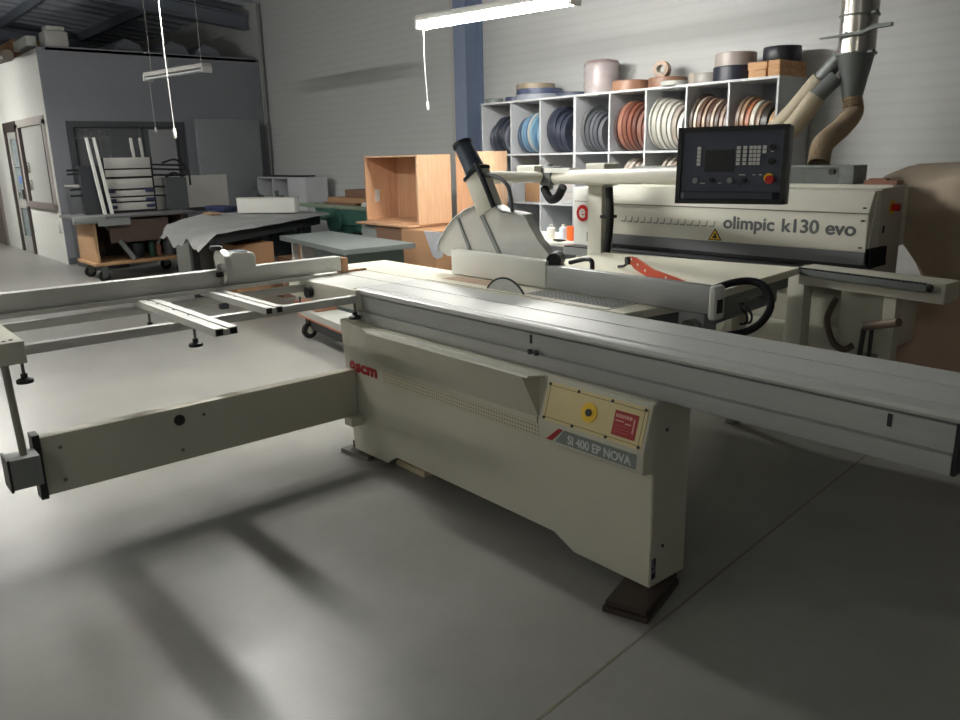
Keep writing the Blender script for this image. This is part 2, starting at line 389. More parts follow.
# ================================================================ lamps
def lamp(x0, y0, x1, y1, z, lit, label, cord=None, wires=True, cordz=1.95, tube=None, tr=.024):
    t = thing('fluorescent_lamp', label, 'lamp', ((x0+x1)/2, (y0+y1)/2, z), 'hanging fluorescent lamps')
    d = Vector((x1-x0, y1-y0, 0)); L = d.length; d.normalize(); M = Matrix.Translation((x0, y0, z)) @ Matrix.Rotation(math.atan2(d.y, d.x), 4, 'Z')
    B().box(0, L, -.066, .066, .03, .085, bev=.015, M=M).obj('housing', PALW, t)
    for s in (-.034, .034):
        a, c = M @ Vector((.03, s, .005)), M @ Vector((L-.03, s, .005))
        B().cyl(a, c, tr, n=16).obj('tube', (tube or TUBEM) if lit else TUBEOFF, t)
    for u in (.0, L-.03): B().box(u, u+.03, -.068, .068, -.026, .05, bev=.006, M=M).obj('end_cap', WHITEP, t)
    for u in (.12, L-.12):
        p = M @ Vector((u, 0, .08)); B().tube([p, p+Vector((.0, 0, .3)), (p.x, p.y, z_at(p.y)+.03)], .003, n=5).obj('hanging_wire', PALW, t)
    if cord:
        p = M @ Vector((.04, 0, .0)); q = Vector((p.x+.02, p.y, cordz))
        c = B().tube([p, (p+q)/2+Vector((-.012, .0, .05)), q+Vector((0, 0, .05))], cord, n=6).obj('pull_cord', CORD, t)
        B().lathe([(.004, .06), (.011, .05), (.013, .0), (.004, -.012)], q, (0, 0, 1), n=10).obj('cord_pull', WHITEP, c)
    return t
lamp(-5.81, 4.34, -4.24, 4.595, 2.6, True, 'lit fluorescent lamp hanging over the beech cabinets, its tubes glowing white', .005, cordz=1.93)
lamp(-11.3, 3.89, -9.86, 4.12, 2.6, False, 'unlit fluorescent lamp hanging far back before the dark office wall', .004, cordz=1.93, tr=.014)
lamp(-5.84, 2.13, -4.34, 2.19, 2.66, True, 'lit lamp above the frame whose long white pull cord hangs into view', .0042, cordz=1.70)
lamp(-16.6, 1.15, -15.1, 1.39, 2.6, True, 'lit fluorescent lamp out at the left lighting the office door')
lamp(-11.6, 1.30, -10.12, 1.54, 2.6, True, 'added fluorescent fill lamp out at the left before the wheeled workbench')  # unseen lamp added to brighten the sheeted table and office front
lamp(.6, -3.3, 2.08, -3.06, 2.9, True, 'added dim fill lamp behind the camera at the right', tube=TUBEDIM)  # unseen weak fill, added to lift the right end of the saw
lamp(-5.9, -4.2, -4.42, -3.96, 2.9, True, 'added dim fill lamp furthest behind the camera', tube=TUBEDIM)  # added out of view as extra fill for the shadows

lamp(-5.87, -1.30, -4.39, -1.06, 2.6, True, 'lit fluorescent lamp hanging in front of the saw, out of the frame', tube=TUBEDIM)

# ================================================================ sliding table panel saw
saw = thing('sliding_table_saw', 'long cream sliding table panel saw in the foreground with outrigger frame and hooded blade', 'panel saw', (-2.6, 2.6, 0))
cab = B().prism([(-3.51,.728),(-3.44,.035),(-3.13,.04),(-3.05,.10),(-1.97,.10),(-1.87,.045),(-1.51,.045),(-1.51,.728)], 'y', 2.035, 2.238, bev=.004).obj('cabinet', CREAM2, saw)
B().prism([(-3.50,.023),(-3.43,.023),(-3.43,.06),(-3.5,.06)], 'y', 2.06, 2.2).obj('levelling_foot', DARK, cab)
for x, z in ((-1.509, .62), (-1.509, .19)): B().cyl((x, 2.1, z), (x+.004, 2.1, z), .006, n=10).obj('screw', BLACK, cab)
sk_ = B().box(-1.511, -1.5085, 2.042, 2.068, .075, .155).obj('sticker', mat('sticker_grey_violet', (120,114,128), .5), cab, 'small grey and black sticker at the foot corner')
B().box(-1.5086, -1.508, 2.056, 2.064, .125, .152).cyl((-1.5086,2.05,.118),(-1.508,2.05,.118),.006,n=8).obj('sticker_marks', BLACK, sk_)
B().cyl((-1.5086,2.055,.09),(-1.508,2.055,.09),.012,n=14).obj('sticker_dot', BLACK, sk_)
B().box(-3.13, -1.94, 2.0325, 2.036, .462, .522).obj('perforated_vent', PERF, cab)
B().box(-2.064, -2.060, 2.033, 2.036, .462, .55).obj('panel_joint', DGREY, cab)
B().box(-3.43, -2.2, 2.24, 3.0, .06, .8, bev=.01).obj('machine_body', CREAM2, saw)
lg = B().cyl((-3.408, 2.0335, .500), (-3.408, 2.031, .500), .025, n=28).obj('round_emblem', DRED, cab, 'round red emblem')
B().prism([(-3.412,.490),(-3.396,.499),(-3.396,.505),(-3.416,.494)], 'y', 2.0305, 2.032).obj('emblem_stroke', CREAM2, lg)
text('scm', .083, 'scm_lettering', DRED, cab, (-3.372, 2.032, .477), (1,0,0), (0,0,1), .0045, width=.185, label='red scm lettering')
# flared guard flap along the front
b = B(); A = [b.bm.verts.new(p) for p in ((-3.44,2.036,.726),(-3.44,2.0345,.724),(-3.44,2.0345,.60))]
C = [b.bm.verts.new(p) for p in ((-2.055,2.036,.722),(-2.055,1.942,.733),(-2.055,2.0345,.545))]; Dv = [b.bm.verts.new(p) for p in ((-3.1,2.036,.722),(-3.1,1.945,.733),(-3.1,2.0345,.545))]
for P0, P1 in ((A, Dv), (Dv, C)):
    for i in range(3): b.bm.faces.new((P0[i], P0[(i+1)%3], P1[(i+1)%3], P1[i]))
b.bm.faces.new(A); b.bm.faces.new(C)
fl = b.obj('front_flap', CREAM2, saw)
B().prism([(2.036,.722),(1.943,.737),(1.939,.729),(2.036,.715)], 'x', -3.12, -2.02).obj('flap_lip', CREAM, fl)
# control box with slanted plate
cx0, cx1 = -1.985, -1.500
ctl = B().prism([(2.036,.728),(2.014,.728),(1.968,.572),(1.965,.500),(1.97,.492),(2.036,.480)], 'x', cx0, cx1, bev=.003).obj('control_box', CREAM2, saw)
sl = Vector((0, 2.014-1.968, .728-.572)).normalized(); nrm = Vector((0, -sl.z, sl.y)); o0 = Vector((0, 1.968, .572))
def onp(x, u, h=0): return o0 + Vector((x, 0, 0)) + sl*u + nrm*h
def pbox(b, x0, x1, u0, u1, h0, h1):
    M = Matrix(((1,0,0,0),(0,sl.y,nrm.y,o0.y),(0,sl.z,nrm.z,o0.z),(0,0,0,1)))
    b.box(x0, x1, u0, u1, h0, h1, M=M); return b
pl = pbox(B(), cx0+.014, cx1-.014, .006, .148, 0, .003).obj('control_plate', PLATE, saw)
b = B()
for x0, x1, u0, u1 in ((cx0+.026, cx1-.026, .017, .019), (cx0+.026, cx1-.026, .135, .137), (cx0+.026, cx0+.028, .017, .137), (cx1-.028, cx1-.026, .017, .137)):
    pbox(b, x0, x1, u0, u1, .003, .0036)
b.obj('plate_border', mat('border_ink', (84,76,52), .6), pl)
for x in (cx0+.024, cx0+.165, cx0+.32, cx1-.024):
    for u in (.014, .140): B().cyl(onp(x, u, .003), onp(x, u, .006), .006, n=10).obj('plate_screw', BLACK, pl)
st = B().cyl(onp(-1.755, .078, .003), onp(-1.755, .078, .007), .035, n=30).obj('emergency_ring', YEL, pl)
B().cyl(onp(-1.755, .078, .007), onp(-1.755, .078, .012), .013, n=20).obj('button_socket', BLACK, pl)
wl = pbox(B(), -1.645, -1.545, .03, .115, .003, .0045).obj('warning_label', DRED, pl)
b = B(); rl = random.Random(4); x = -1.638
while x < -1.572:
    w_ = rl.uniform(.005,.012); pbox(b, x, x+w_, .092, .104, .0045, .005); x += w_+.003
pbox(b, -1.638, -1.60, .079, .083, .0045, .005); pbox(b, -1.595, -1.57, .074, .079, .0045, .005); pbox(b, -1.562, -1.556, .05, .10, .0045, .005)
b.obj('warning_print', mat('faded_label_print', (206,150,140), .5), wl)
b = B()
for k in range(3): pbox(b, -1.64, -1.575+.008*(k % 2), .042+.011*k, .0445+.011*k, .0045, .005)
b.obj('warning_lines', mat('dim_label_print', (176,74,70), .5), wl)
pq = B().prism([(-1.90,.508),(-1.53,.508),(-1.53,.560),(-1.855,.560)], 'y', 1.9635, 1.968).obj('name_plaque', PLQ, saw)
text('SI 400 EP NOVA', .045, 'plaque_lettering', PTXT, pq, (-1.835, 1.963, .517), (1,0,0), (0,0,1), .0012, width=.285, ext=.0005)
B().prism([(-1.945,.508),(-1.915,.508),(-1.865,.560),(-1.884,.560)], 'y', 1.9625, 1.968).obj('red_slash', DRED, pq)
# beam with its grooves
bm_ = B().prism([(2.44,.729),(2.065,.729),(2.062,.736),(2.062,.783),(2.078,.787),(2.078,.803),(2.066,.807),(2.066,.862),(2.09,.868),(2.44,.868)], 'x', -3.40, -.635).obj('sliding_beam', ALU, saw)
B().box(-2.133, -2.122, 2.0635, 2.067, .822, .857).obj('index_mark', BLACK, bm_)
B().box(-.797, -.785, 2.0635, 2.067, .822, .857).obj('index_mark', BLACK, bm_)
B().box(-.635, -.625, 2.066, 2.44, .731, .866).obj('end_cap', BLACK, bm_)
for x in (-2.128, -2.095): B().cyl((x, 2.064, .790), (x, 2.056, .790), .011, n=12).obj('track_bolt', DARK, bm_)
# sliding table above it
tb = B().prism([(2.44,.872),(2.44,.90),(2.284,.90),(2.284,.892),(2.276,.892),(2.276,.90),(2.112,.90),(2.108,.896),(2.100,.896),(2.096,.899),(2.070,.899),(2.060,.892),(2.058,.880),(2.064,.870)], 'x', -3.38, -.15).obj('sliding_table', ALUTOP, saw)
B().prism([(2.44,.872),(2.44,.90),(2.284,.90),(2.284,.892),(2.276,.892),(2.276,.90),(2.06,.90),(2.045,.894),(2.04,.872)], 'x', -4.06, -3.38).obj('table_end_section', WHITEP, saw)
B().prism([(2.278,.8925),(2.283,.8925),(2.283,.894),(2.278,.894)], 'x', -4.06, -.15).obj('slot_shadow_strip', BLACK, tb)
es = B().box(-4.05, -3.34, 2.035, 2.10, .79, .895, bev=.008).obj('table_end_block', CREAM, saw)
B().cyl((-3.79, 2.034, .835), (-3.79, 2.005, .835), .030, n=24).obj('black_knob', BLACK, es)
B().cyl((-3.37, 2.034, .845), (-3.37, 2.01, .845), .014, n=16).obj('clamp_screw', BLACK, es)
# fixed cast table, insert, throat
ct = B().prism([(-4.22,2.46),(-4.20,2.79),(-3.30,2.765),(-3.30,2.80),(-1.97,2.80),(-2.0,2.46)], 'z', .862, .898, bev=.003).obj('fixed_table', CAST, saw)
B().prism([(-4.15,2.48),(-4.15,2.70),(-2.05,2.70),(-2.05,2.48)], 'z', .80, .862).obj('table_rib', CREAM2, ct)
B().box(-3.30, -2.92, 2.555, 2.66, .896, .8988).obj('wood_insert', mat('worn_brown_insert', (178,150,128), .6, noise=.2, nscale=14), ct)
B().box(-2.64, -2.12, 2.53, 2.66, .896, .8992).obj('perforated_insert', INSERT, ct)
b = B()
b.box(-3.35, -2.10, 2.475, 2.480, .8975, .8988).box(-2.105, -2.100, 2.475, 2.70, .8975, .8990)
b.obj('blade_slot', BLACK, ct)
B().box(-1.98, -1.74, 2.50, 2.80, .70, .74, bev=.004).box(-1.99, -1.96, 2.47, 2.80, .70, .86).obj('front_rail_bracket', DGREY, saw)
B().cyl((-1.84, 2.50, .79), (-1.84, 2.46, .79), .03, n=18).obj('bracket_knob', BLACK, saw)
# blade
b = B(); n = 72; zc, rc = .80, .165; ring = []
for i in range(n):
    a = 2*PI*i/n; r = rc if i % 2 else rc-.006; ring.append((-2.755+r*math.cos(a), zc+r*math.sin(a)))
b.prism(ring, 'y', 2.503, 2.507)
bl = b.obj('saw_blade', BLADE, saw)
b = B()
b.lathe([(.157,-.0026),(.1655,-.0026),(.1655,.0026),(.157,.0026),(.157,-.0026)], (-2.755, 2.505, .80), (0,1,0), n=72).obj('tooth_rim', DARK, bl)
# extension table
et = B().prism([(-3.27,2.80),(-3.38,3.95),(-2.12,4.11),(-1.97,2.80)], 'z', .862, .9, bev=.004).obj('extension_table', CAST, saw)
B().prism([(-2.10,2.84),(-2.245,4.02),(-2.20,4.02),(-2.055,2.84)], 'z', .71, .861).prism([(-2.07,2.84),(-2.21,4.02),(-2.14,4.02),(-2.0,2.84)], 'z', .80, .861).obj('side_rail', GREY, et)
B().prism([(-3.3,2.9),(-3.36,3.9),(-3.3,3.9),(-3.24,2.9)], 'z', .76, .861).obj('under_rail', GREY, et)
for x, y in ((-3.2,3.8),(-2.35,3.9)): B().box(x-.03, x+.03, y-.03, y+.03, 0, .861, bev=.004).obj('table_leg', CREAM2, et)
for y in (3.2, 3.5, 3.72): B().cyl((-2.05-.1*(y-2.84), y, .80), (-2.01-.1*(y-2.84), y, .80), .02, n=14).obj('clamp_bolt', STEELD, et)
for y in (3.36, 3.40): B().tube([(-2.02,y,.80),(-1.99,y+.01,.76),(-1.995,y+.015,.72),(-2.03,y+.02,.71)], .006, n=6).obj('hook', DARK, et)
# rip fence with end, knobs, lever
fa, fc = Vector((-3.383, 2.685, 0)), Vector((-1.70, 2.648, 0)); fd = (fc-fa).normalized(); fn = Vector((-fd.y, fd.x, 0))
M = Matrix(((fd.x, fn.x, 0, fa.x), (fd.y, fn.y, 0, fa.y), (0, 0, 1, 0), (0,0,0,1))); FL = (fc-fa).length
rf = B().box(0, FL-.035, 0, .045, .905, 1.015, M=M, bev=.002).obj('rip_fence', ALU, saw)
B().box(.0, .74, -.004, .05, .905, 1.035, M=M, bev=.003).obj('fence_front_block', WHITEP, rf)
B().box(FL-.035, FL, -.006, .07, .88, 1.02, M=M, bev=.016).obj('fence_end_plate', WHITEP, rf)
B().box(FL-.02, FL+.003, .01, .045, .91, .965, M=M).obj('end_slot', BLACK, rf)
B().cyl(M @ Vector((.70, .12, 1.035)), M @ Vector((.76, .03, 1.035)), .036, n=24).obj('round_knob', BLACK, rf)
B().tube([M @ Vector((.78, .12, 1.02)), M @ Vector((.88, .12, 1.045)), M @ Vector((.93, .11, 1.04)), M @ Vector((.935, .11, 1.0))], .011, n=8).obj('clamp_lever', BLACK, rf)
B().box(FL-.19, FL-.06, .02, .11, .80, .905, M=M, bev=.01).obj('fence_carriage', GREY, rf)
B().cyl(M @ Vector((FL-.11, .02, .84)), M @ Vector((FL-.11, -.02, .84)), .035, n=20).obj('carriage_wheel', STEEL, rf)
# guard hood over the blade, suction spout
hy0, hy1 = 2.745, 2.80
hp = [(-3.58,1.02),(-3.565,1.07),(-3.51,1.13),(-3.43,1.20),(-3.33,1.25),(-3.21,1.285),(-3.09,1.28),(-3.03,1.255),(-2.94,1.25),(-2.87,1.24),(-2.84,1.19),(-2.78,1.12),(-2.62,.985),(-3.50,.985)]
hood = B().prism(hp, 'y', hy0, hy1).obj('blade_guard', GUARD, saw, 'cloudy translucent hood')
b = B()
for p, q in zip(hp[:9], hp[1:10]): b.prism([p, q, (q[0], q[1]-.012), (p[0], p[1]-.012)], 'y', hy0-.006, hy1+.006)
b.obj('guard_rim', GUARDR, hood)
B().box(-3.46, -2.9, hy0+.01, hy1-.01, .905, .99).obj('guard_base', CREAM, hood)
b = B()
b.prism([(-3.24,1.27),(-3.21,1.275),(-3.02,1.00),(-3.05,1.0)], 'y', hy0-.008, hy0-.003)
b.prism([(-3.40,1.2),(-3.38,1.2),(-3.27,1.01),(-3.295,1.01)], 'y', hy0-.008, hy0-.003)
b.obj('guard_strap', GREY, hood)
sp0, sp1 = Vector((-3.15,2.77,1.24)), Vector((-3.27,2.77,1.455))
dd = (sp1-sp0).normalized(); xx = Vector((dd.z, 0, -dd.x))
M = Matrix(((xx.x, 0, dd.x, sp0.x), (0, 1, 0, sp0.y), (xx.z, 0, dd.z, sp0.z), (0,0,0,1))) 
L = (sp1-sp0).length
so = B().box(-.07, .07, -.035, .035, 0, L, M=M, bev=.01).obj('suction_spout', CREAM, saw)
B().box(-.073, .073, -.038, .038, L-.03, L-.012, M=M).obj('spout_band', BLACK, so)
ct_ = sp1; top = Vector((-3.37,2.77,1.59))
B().cyl(ct_-dd*.01, top, .055, .050, n=24).obj('dust_port', mat('dark_blue_port', (62,74,88), .4), so)
B().cyl(top-dd*.015, top+dd*.004, .055, n=24).obj('port_rim', BLACK, so)
B().tube([(-3.20,2.715,1.49),(-3.14,2.715,1.40),(-3.08,2.73,1.27)], .014, n=8).obj('guard_cable', DARK, so)
B().tube([(-3.17,2.73,1.43),(-3.06,2.74,1.42),(-2.98,2.74,1.37),(-2.95,2.74,1.25)], .010, n=8).obj('guard_cable', DGREY, so)
# post and boom
B().box(-3.70, -3.575, 4.14, 4.26, 0, 1.31, bev=.006).obj('boom_post', CREAM, saw)
B().tube([(-3.53,4.16,1.30),(-3.50,4.14,1.15),(-3.52,4.16,1.02),(-3.54,4.16,.84),(-3.54,4.16,.4)], .026, n=10, rib=.06, steps=14).obj('post_hose', BLACKR, saw)
B().box(-3.57, -3.49, 4.12, 4.20, 1.10, 1.12).obj('hose_clip', BLACK, saw)
B().box(-3.71, -3.54, 4.12, 4.28, 1.31, 1.46, bev=.01).obj('post_head', CREAM, saw)
hg = B().box(-4.10, -3.99, 4.07, 4.2, 1.31, 1.44, bev=.01).cyl((-4.05,4.13,1.28),(-4.05,4.13,1.46),.02,n=12).obj('boom_hinge', STEELD, saw)
bA = B().tube([(-4.0,4.13,1.365),(-2.30,3.62,1.405)], .048, n=20).obj('console_boom', CREAM, saw)
B().box(-4.02, -3.78, 4.04, 4.14, 1.40, 1.43).obj('boom_top_plate', WHITEP, bA)
bB = B().tube([(-4.13,4.12,1.37),(-3.42,2.86,1.41)], .036, n=20).obj('guard_boom', CREAM, saw)
B().box(-4.26, -4.08, 4.0, 4.14, 1.33, 1.45, bev=.01).obj('boom_box', CREAM, bB)
B().tube([(-4.08,4.1,1.29),(-3.98,4.06,1.22),(-3.85,4.0,1.24),(-3.78,3.98,1.31)], .03, n=10, rib=.05, steps=10).obj('boom_hose', BLACKR, bA)
# control console
c0 = Vector((-2.2, 3.49, 1.455)); nn = Vector((.3, -.95, .05)).normalized(); tt = Vector((.95, .3, 0)).normalized(); uu = nn.cross(tt)*-1
if uu.z < 0: uu = -uu
M = Matrix(((tt.x, -nn.x, uu.x, c0.x), (tt.y, -nn.y, uu.y, c0.y), (tt.z, -nn.z, uu.z, c0.z), (0,0,0,1)))
HW, HH = .263, .184
cons = B().box(-HW, HW, 0, .10, -HH, HH, M=M, bev=.008).obj('control_console', CONS, saw, 'dark control panel on the boom')
b = B(); f = .022
b.box(-HW, HW, -.012, .005, HH-f, HH, M=M).box(-HW, HW, -.012, .005, -HH, -HH+f, M=M).box(-HW, -HW+f, -.012, .005, -HH, HH, M=M).box(HW-f, HW, -.012, .005, -HH, HH, M=M)
b.obj('console_frame', BLACK, cons)
B().box(-HW+f, HW-f, -.003, .001, -HH+.06, HH-f, M=M).obj('console_face', CONS2, cons)
b = B(); b.prism([(-HW+f, -.004), (HW-f, -.004), (HW-f-.03, -.03), (-HW+f+.03, -.03)], 'z', -HH+f+.003, -HH+.055); b.xf(M); b.obj('console_chin', CONS, cons)
B().box(-.125, .015, -.006, -.001, -.03, .075, M=M).obj('display_window', BLACK, cons)
cell = [(-.168, .09-.024*k) for k in range(0)]
def key(x, z, wd=.014, hh=.014): B().box(x-wd/2, x+wd/2, -.008, -.002, z-hh/2, z+hh/2, M=M).obj('key', KEY, cons)
for k in range(5): key(-.155, .082-.0185*k, .018, .016)
for k in range(5): key(.036, .082-.0185*k, .018, .015)
for k in range(5): key(.066, .082-.0185*k, .018, .015)
for i in range(3):
    for k in range(5): key(.094+.0185*i, .082-.0185*k, .0155, .015)
for k in range(2): key(.157, .082-.02*k, .018, .017)
b = B()
for x, z, r in ((.192,.082,.012),(.192,.016,.015)): b.cyl(M @ Vector((x,-.002,z)), M @ Vector((x,-.02,z)), r, n=18)
b.obj('selector_knob', BLACK, cons)
for x in (-.165, .005): B().cyl(M @ Vector((x,-.002,-.072)), M @ Vector((x,-.016,-.072)), .014, n=18).obj('push_button', GREY, cons)
B().cyl(M @ Vector((-.085,-.002,-.07)), M @ Vector((-.085,-.02,-.07)), .011, n=18).obj('push_button', BLACK, cons)
B().cyl(M @ Vector((.07,-.002,-.07)), M @ Vector((.07,-.02,-.07)), .011, n=18).obj('push_button', BLACK, cons)
b = B()
for x, z, w_ in ((-.13,-.085,.024),(-.045,-.083,.016),(.06,-.045,.03),(.115,-.045,.014),(.145,-.045,.016),(.192,.062,.012)): b.box(x-w_/2, x+w_/2, -.005, -.002, z-.002, z+.002, M=M)
b.obj('printed_marks', KEY, cons)
e_ = B().cyl(M @ Vector((.185,-.002,-.060)), M @ Vector((.185,-.012,-.060)), .022, n=24).obj('stop_ring', YEL, cons)
e_ = B().cyl(M @ Vector((.195,-.012,-.068)), M @ Vector((.195,-.04,-.068)), .020, n=24).obj('stop_button', RED, cons, 'red emergency stop button')
# outrigger frame
of = B().box(-3.37, -3.33, .56, 2.04, .832, .87, bev=.003).obj('frame_rail', ALU_Y, saw)
B().box(-3.88, -3.845, .56, 2.04, .832, .87, bev=.003).obj('frame_rail', ALU_Y, saw)
em = B().box(-3.92, -3.27, .25, .56, .815, .90, bev=.004).obj('end_member', CREAM, saw)
for x, y in ((-3.31,.50),(-3.30,.475),(-3.32,.525)): B().cyl((x,y,.9),(x,y,.902),.007,n=10).obj('screw', BLACK, em)
def crossbar(x0, x1, y0, y1):
    c = B().prism([(y0,.871),(y0,.901),(y0+.38*(y1-y0),.901),(y0+.38*(y1-y0),.896),(y0+.6*(y1-y0),.896),(y0+.6*(y1-y0),.901),(y1,.901),(y1,.871)], 'x', x0, x1).obj('support_crossbar', ALU_Y, saw)
    for a, d_ in ((.04,.34),(.66,.96)): B().box(x1, x1+.004, y0+a*(y1-y0), y0+d_*(y1-y0), .874, .897).obj('end_plug', BLACK, c)
    for k in (.25,.45,.62): B().cyl((x0+(x1-x0)*k,(y0+y1)/2,.896),(x0+(x1-x0)*k,(y0+y1)/2,.899),.005,n=8).obj('rivet', DARK, c)
crossbar(-3.96, -2.93, 1.147, 1.239)
crossbar(-3.95, -3.20, 1.49, 1.57)
for x, y, z1 in ((-3.30,.545,.815),(-3.86,1.20,.832),(-3.345,1.22,.832),(-3.35,2.03,.832),(-3.90,2.02,.80)):
    k = B().cyl((x,y,z1),(x,y,z1-.06),.006,n=10).obj('clamp_spindle', STEELD, saw)
    B().lathe([(.001,.0),(.012,.0),(.012,-.015),(.03,-.022),(.03,-.035),(.001,-.035)], (x,y,z1-.045), (0,0,1), n=20).obj('star_knob', BLACK, k)
# swing arm with telescopic rod
ar = B().box(-3.435, -3.375, .57, 2.03, .24, .485, bev=.004).obj('swing_arm', CREAM2, saw)
B().box(-3.44, -3.37, .545, .572, .23, .50).obj('arm_end_plate', BLACK, ar)
B().cyl((-3.375,1.12,.43),(-3.368,1.12,.43),.024,n=20).obj('arm_boss', BLACK, ar)
for y, z in ((.64,.43),(.64,.29),(1.12,.29),(1.23,.43)): B().cyl((-3.375,y,z),(-3.371,y,z),.008,n=12).obj('arm_bolt', STEELD, ar)
B().box(-3.40, -3.33, 1.96, 2.034, .20, .245).obj('arm_bracket', CREAM2, ar)
bx = B().box(-3.37, -3.26, .44, .545, .335, .455, bev=.003).obj('rod_holder', GREY, saw)
B().box(-3.375, -3.255, .432, .441, .33, .46).obj('holder_plate', BLACK, bx)
B().tube([(-3.31,.50,.45),(-3.30,.487,.82)], .014, n=12).obj('telescopic_rod', mat('rod_grey', (150,150,138), .4, .3), saw)
# cross-cut fence and digital stop
cf = B().box(-3.935, -3.875, -1.0, 2.28, .915, .997, bev=.003).obj('crosscut_fence', ALU_Y, saw)
B().box(-3.93, -3.835, -1.0, 2.1, .895, .915).obj('fence_ledge', ALU_Y, cf)
B().box(-3.935, -3.875, 2.282, 2.325, .90, .985, bev=.003).obj('wood_end_block', mat('orange_wood_block', (176,132,96), .6), cf)
B().box(-3.90, -3.885, 2.325, 2.45, .902, .912).obj('wood_lath', CARD, cf)
ds = B().prism([(1.63,.985),(1.63,1.06),(1.65,1.078),(1.76,1.07),(1.77,1.055),(1.77,.985)], 'x', -3.98, -3.862, bev=.004).obj('digital_stop', WHITEP, saw)
B().box(-3.965, -3.885, 1.655, 1.74, 1.066, 1.08, bev=.003).obj('readout', mat('lcd_grey', (150,156,160), .15), ds)
B().lathe([(.001,0),(.03,0),(.034,.012),(.03,.02),(.001,.02)], (-3.95, 1.60, 1.09), (0,0,1), n=20).obj('top_knob', BLACK, ds)
B().prism([(-3.98,.998),(-4.0,1.05),(-3.96,1.095),(-3.90,1.09),(-3.86,1.06),(-3.845,1.0),(-3.845,.935),(-3.868,.935),(-3.868,.998)], 'y', 1.60, 1.635, bev=.004).obj('stop_plate', ALU_Y, ds)
B().lathe([(.040,-.008),(.052,-.008),(.055,0),(.052,.008),(.040,.008),(.040,-.008)],(-3.865,1.58,.975),(0,1,0),n=28).box(-3.91,-3.82,1.576,1.584,.971,.979).box(-3.869,-3.861,1.576,1.584,.93,1.02).obj('hand_wheel', STEEL, ds)
B().cyl((-3.865,1.555,.975),(-3.865,1.60,.975),.014,n=16).obj('wheel_hub', BLACK, ds)

# push stick, loop hose
b = B(); ps = [(-2.78,.0),(-2.75,.05),(-2.66,.06),(-2.56,.03),(-2.44,.0),(-2.22,-.01),(-2.12,-.02),(-2.06,-.055),(-2.10,-.07),(-2.5,-.075),(-2.66,-.045),(-2.72,.0)]
a = R_(-26.5)
b.prism([(x+2.42, z*.62) for x, z in ps], 'y', -.006, .006, bev=.002)
b.xf(Matrix.Translation((-2.44, 3.25, .948)) @ Matrix.Rotation(a, 4, 'Z'))
pst = thing('push_stick', 'orange-red push stick lying against the saw fence on the cream table', 'push stick', (-2.44, 3.25, .905))
b.obj('stick_body', REDO, pst)
b = B()
for x, z in ((-2.70,.03),(-2.62,.0),(-2.53,-.03),(-2.3,-.04),(-2.18,-.045)): b.cyl((x+2.42, -.0075, z*.62+.003), (x+2.42, .0075, z*.62+.003), .008, n=12)
b.xf(Matrix.Translation((-2.44, 3.25, .948)) @ Matrix.Rotation(a, 4, 'Z')); b.obj('hole_insert', CAST, pst)
b = B().tube([(-.32,0,-.0),(-.38,0,-.035),(-.46,0,-.05)], .008, n=8).cyl((-.315,-.02,.0),(-.315,.02,.0),.022,n=16)
b.xf(Matrix.Translation((-2.44, 3.25, .958)) @ Matrix.Rotation(a, 4, 'Z')); b.obj('stick_tip', BLACK, pst)
B().tube([(-2.05,2.95,.86),(-1.98,3.1,.93),(-1.9,3.2,.955),(-1.82,3.22,.93),(-1.78,3.2,.84),(-1.85,3.15,.74),(-2.05,3.1,.69),(-2.3,3.0,.66)], .017, n=12, rib=.05, steps=20).obj('loop_hose', BLACKR, saw)

# things under the saw feet
tag(B().prism([(-3.53,2.0),(-3.31,2.03),(-3.36,2.22),(-3.55,2.2)], 'z', 0, .022, bev=.002).obj('shim_plate', mat('grey_shim', (104,104,96), .6)), 'grey packing plate under the left foot of the saw', 'packing plate', 'packing plates under the saw')
sh = centred(B().prism([(-1.575,1.862),(-1.42,1.912),(-1.50,2.2),(-1.67,2.16)], 'z', 0, .022, bev=.002), 'shim_board', DBOARD, 'dark film-faced board under the right foot of the saw, lower of two', 'board', 'packing plates under the saw')
centred(B().prism([(-1.57,1.872),(-1.43,1.918),(-1.51,2.2),(-1.66,2.16)], 'z', .0225, .043, bev=.002), 'shim_board', DBOARD, 'dark film-faced board under the right foot of the saw, upper of two', 'board', 'packing plates under the saw')
centred(B().box(-3.17, -2.93, 2.11, 2.2, 0, .034, bev=.003), 'wood_offcut', mat('pale_offcut', (206,190,160), .7), 'pale wood offcut on the floor under the saw cabinet', 'offcut')

# ================================================================ edge bander at the rear
eb = thing('edge_banding_machine', 'long cream edge banding machine by the rear wall lettered olimpic k130 evo', 'edge bander', (-3.0, 4.8, 0))
HY = 4.5
hd = B().prism([(4.56,1.29),(HY,1.17),(HY,.955),(5.0,.955),(5.0,1.29)], 'x', -4.0, -1.955, bev=.004).obj('front_hood', CREAM, eb)
B().box(-4.0, -1.96, HY-.002, HY+.01, 1.165, 1.172).obj('hood_seam', mat('seam_shadow_gap', (120,118,106), .6), hd)
text('olimpic', .108, 'machine_lettering', TXTG, hd, (-2.86, HY-.001, 1.045), (1,0,0), (0,0,1), .003, width=.345, label='grey olimpic lettering')
text('k130', .108, 'model_lettering', TXTG, hd, (-2.46, HY-.001, 1.045), (1,0,0), (0,0,1), .003, width=.225, label='grey k130 lettering')
text('evo', .108, 'model_lettering', TXTG, hd, (-2.19, HY-.001, 1.045), (1,0,0), (0,0,1), .003, width=.17, label='grey evo lettering')
b = B()
for k in range(14):
    x = -3.70+.056*k
    b.prism([(x, 1.045), (x+.042, 1.045), (x+.048, 1.085), (x+.041, 1.085), (x+.034, 1.055), (x, 1.053)], 'y', HY-.002, HY+.001)
b.obj('tick_mark_row', mat('pale_tick_grey', (140,142,138), .5), hd)
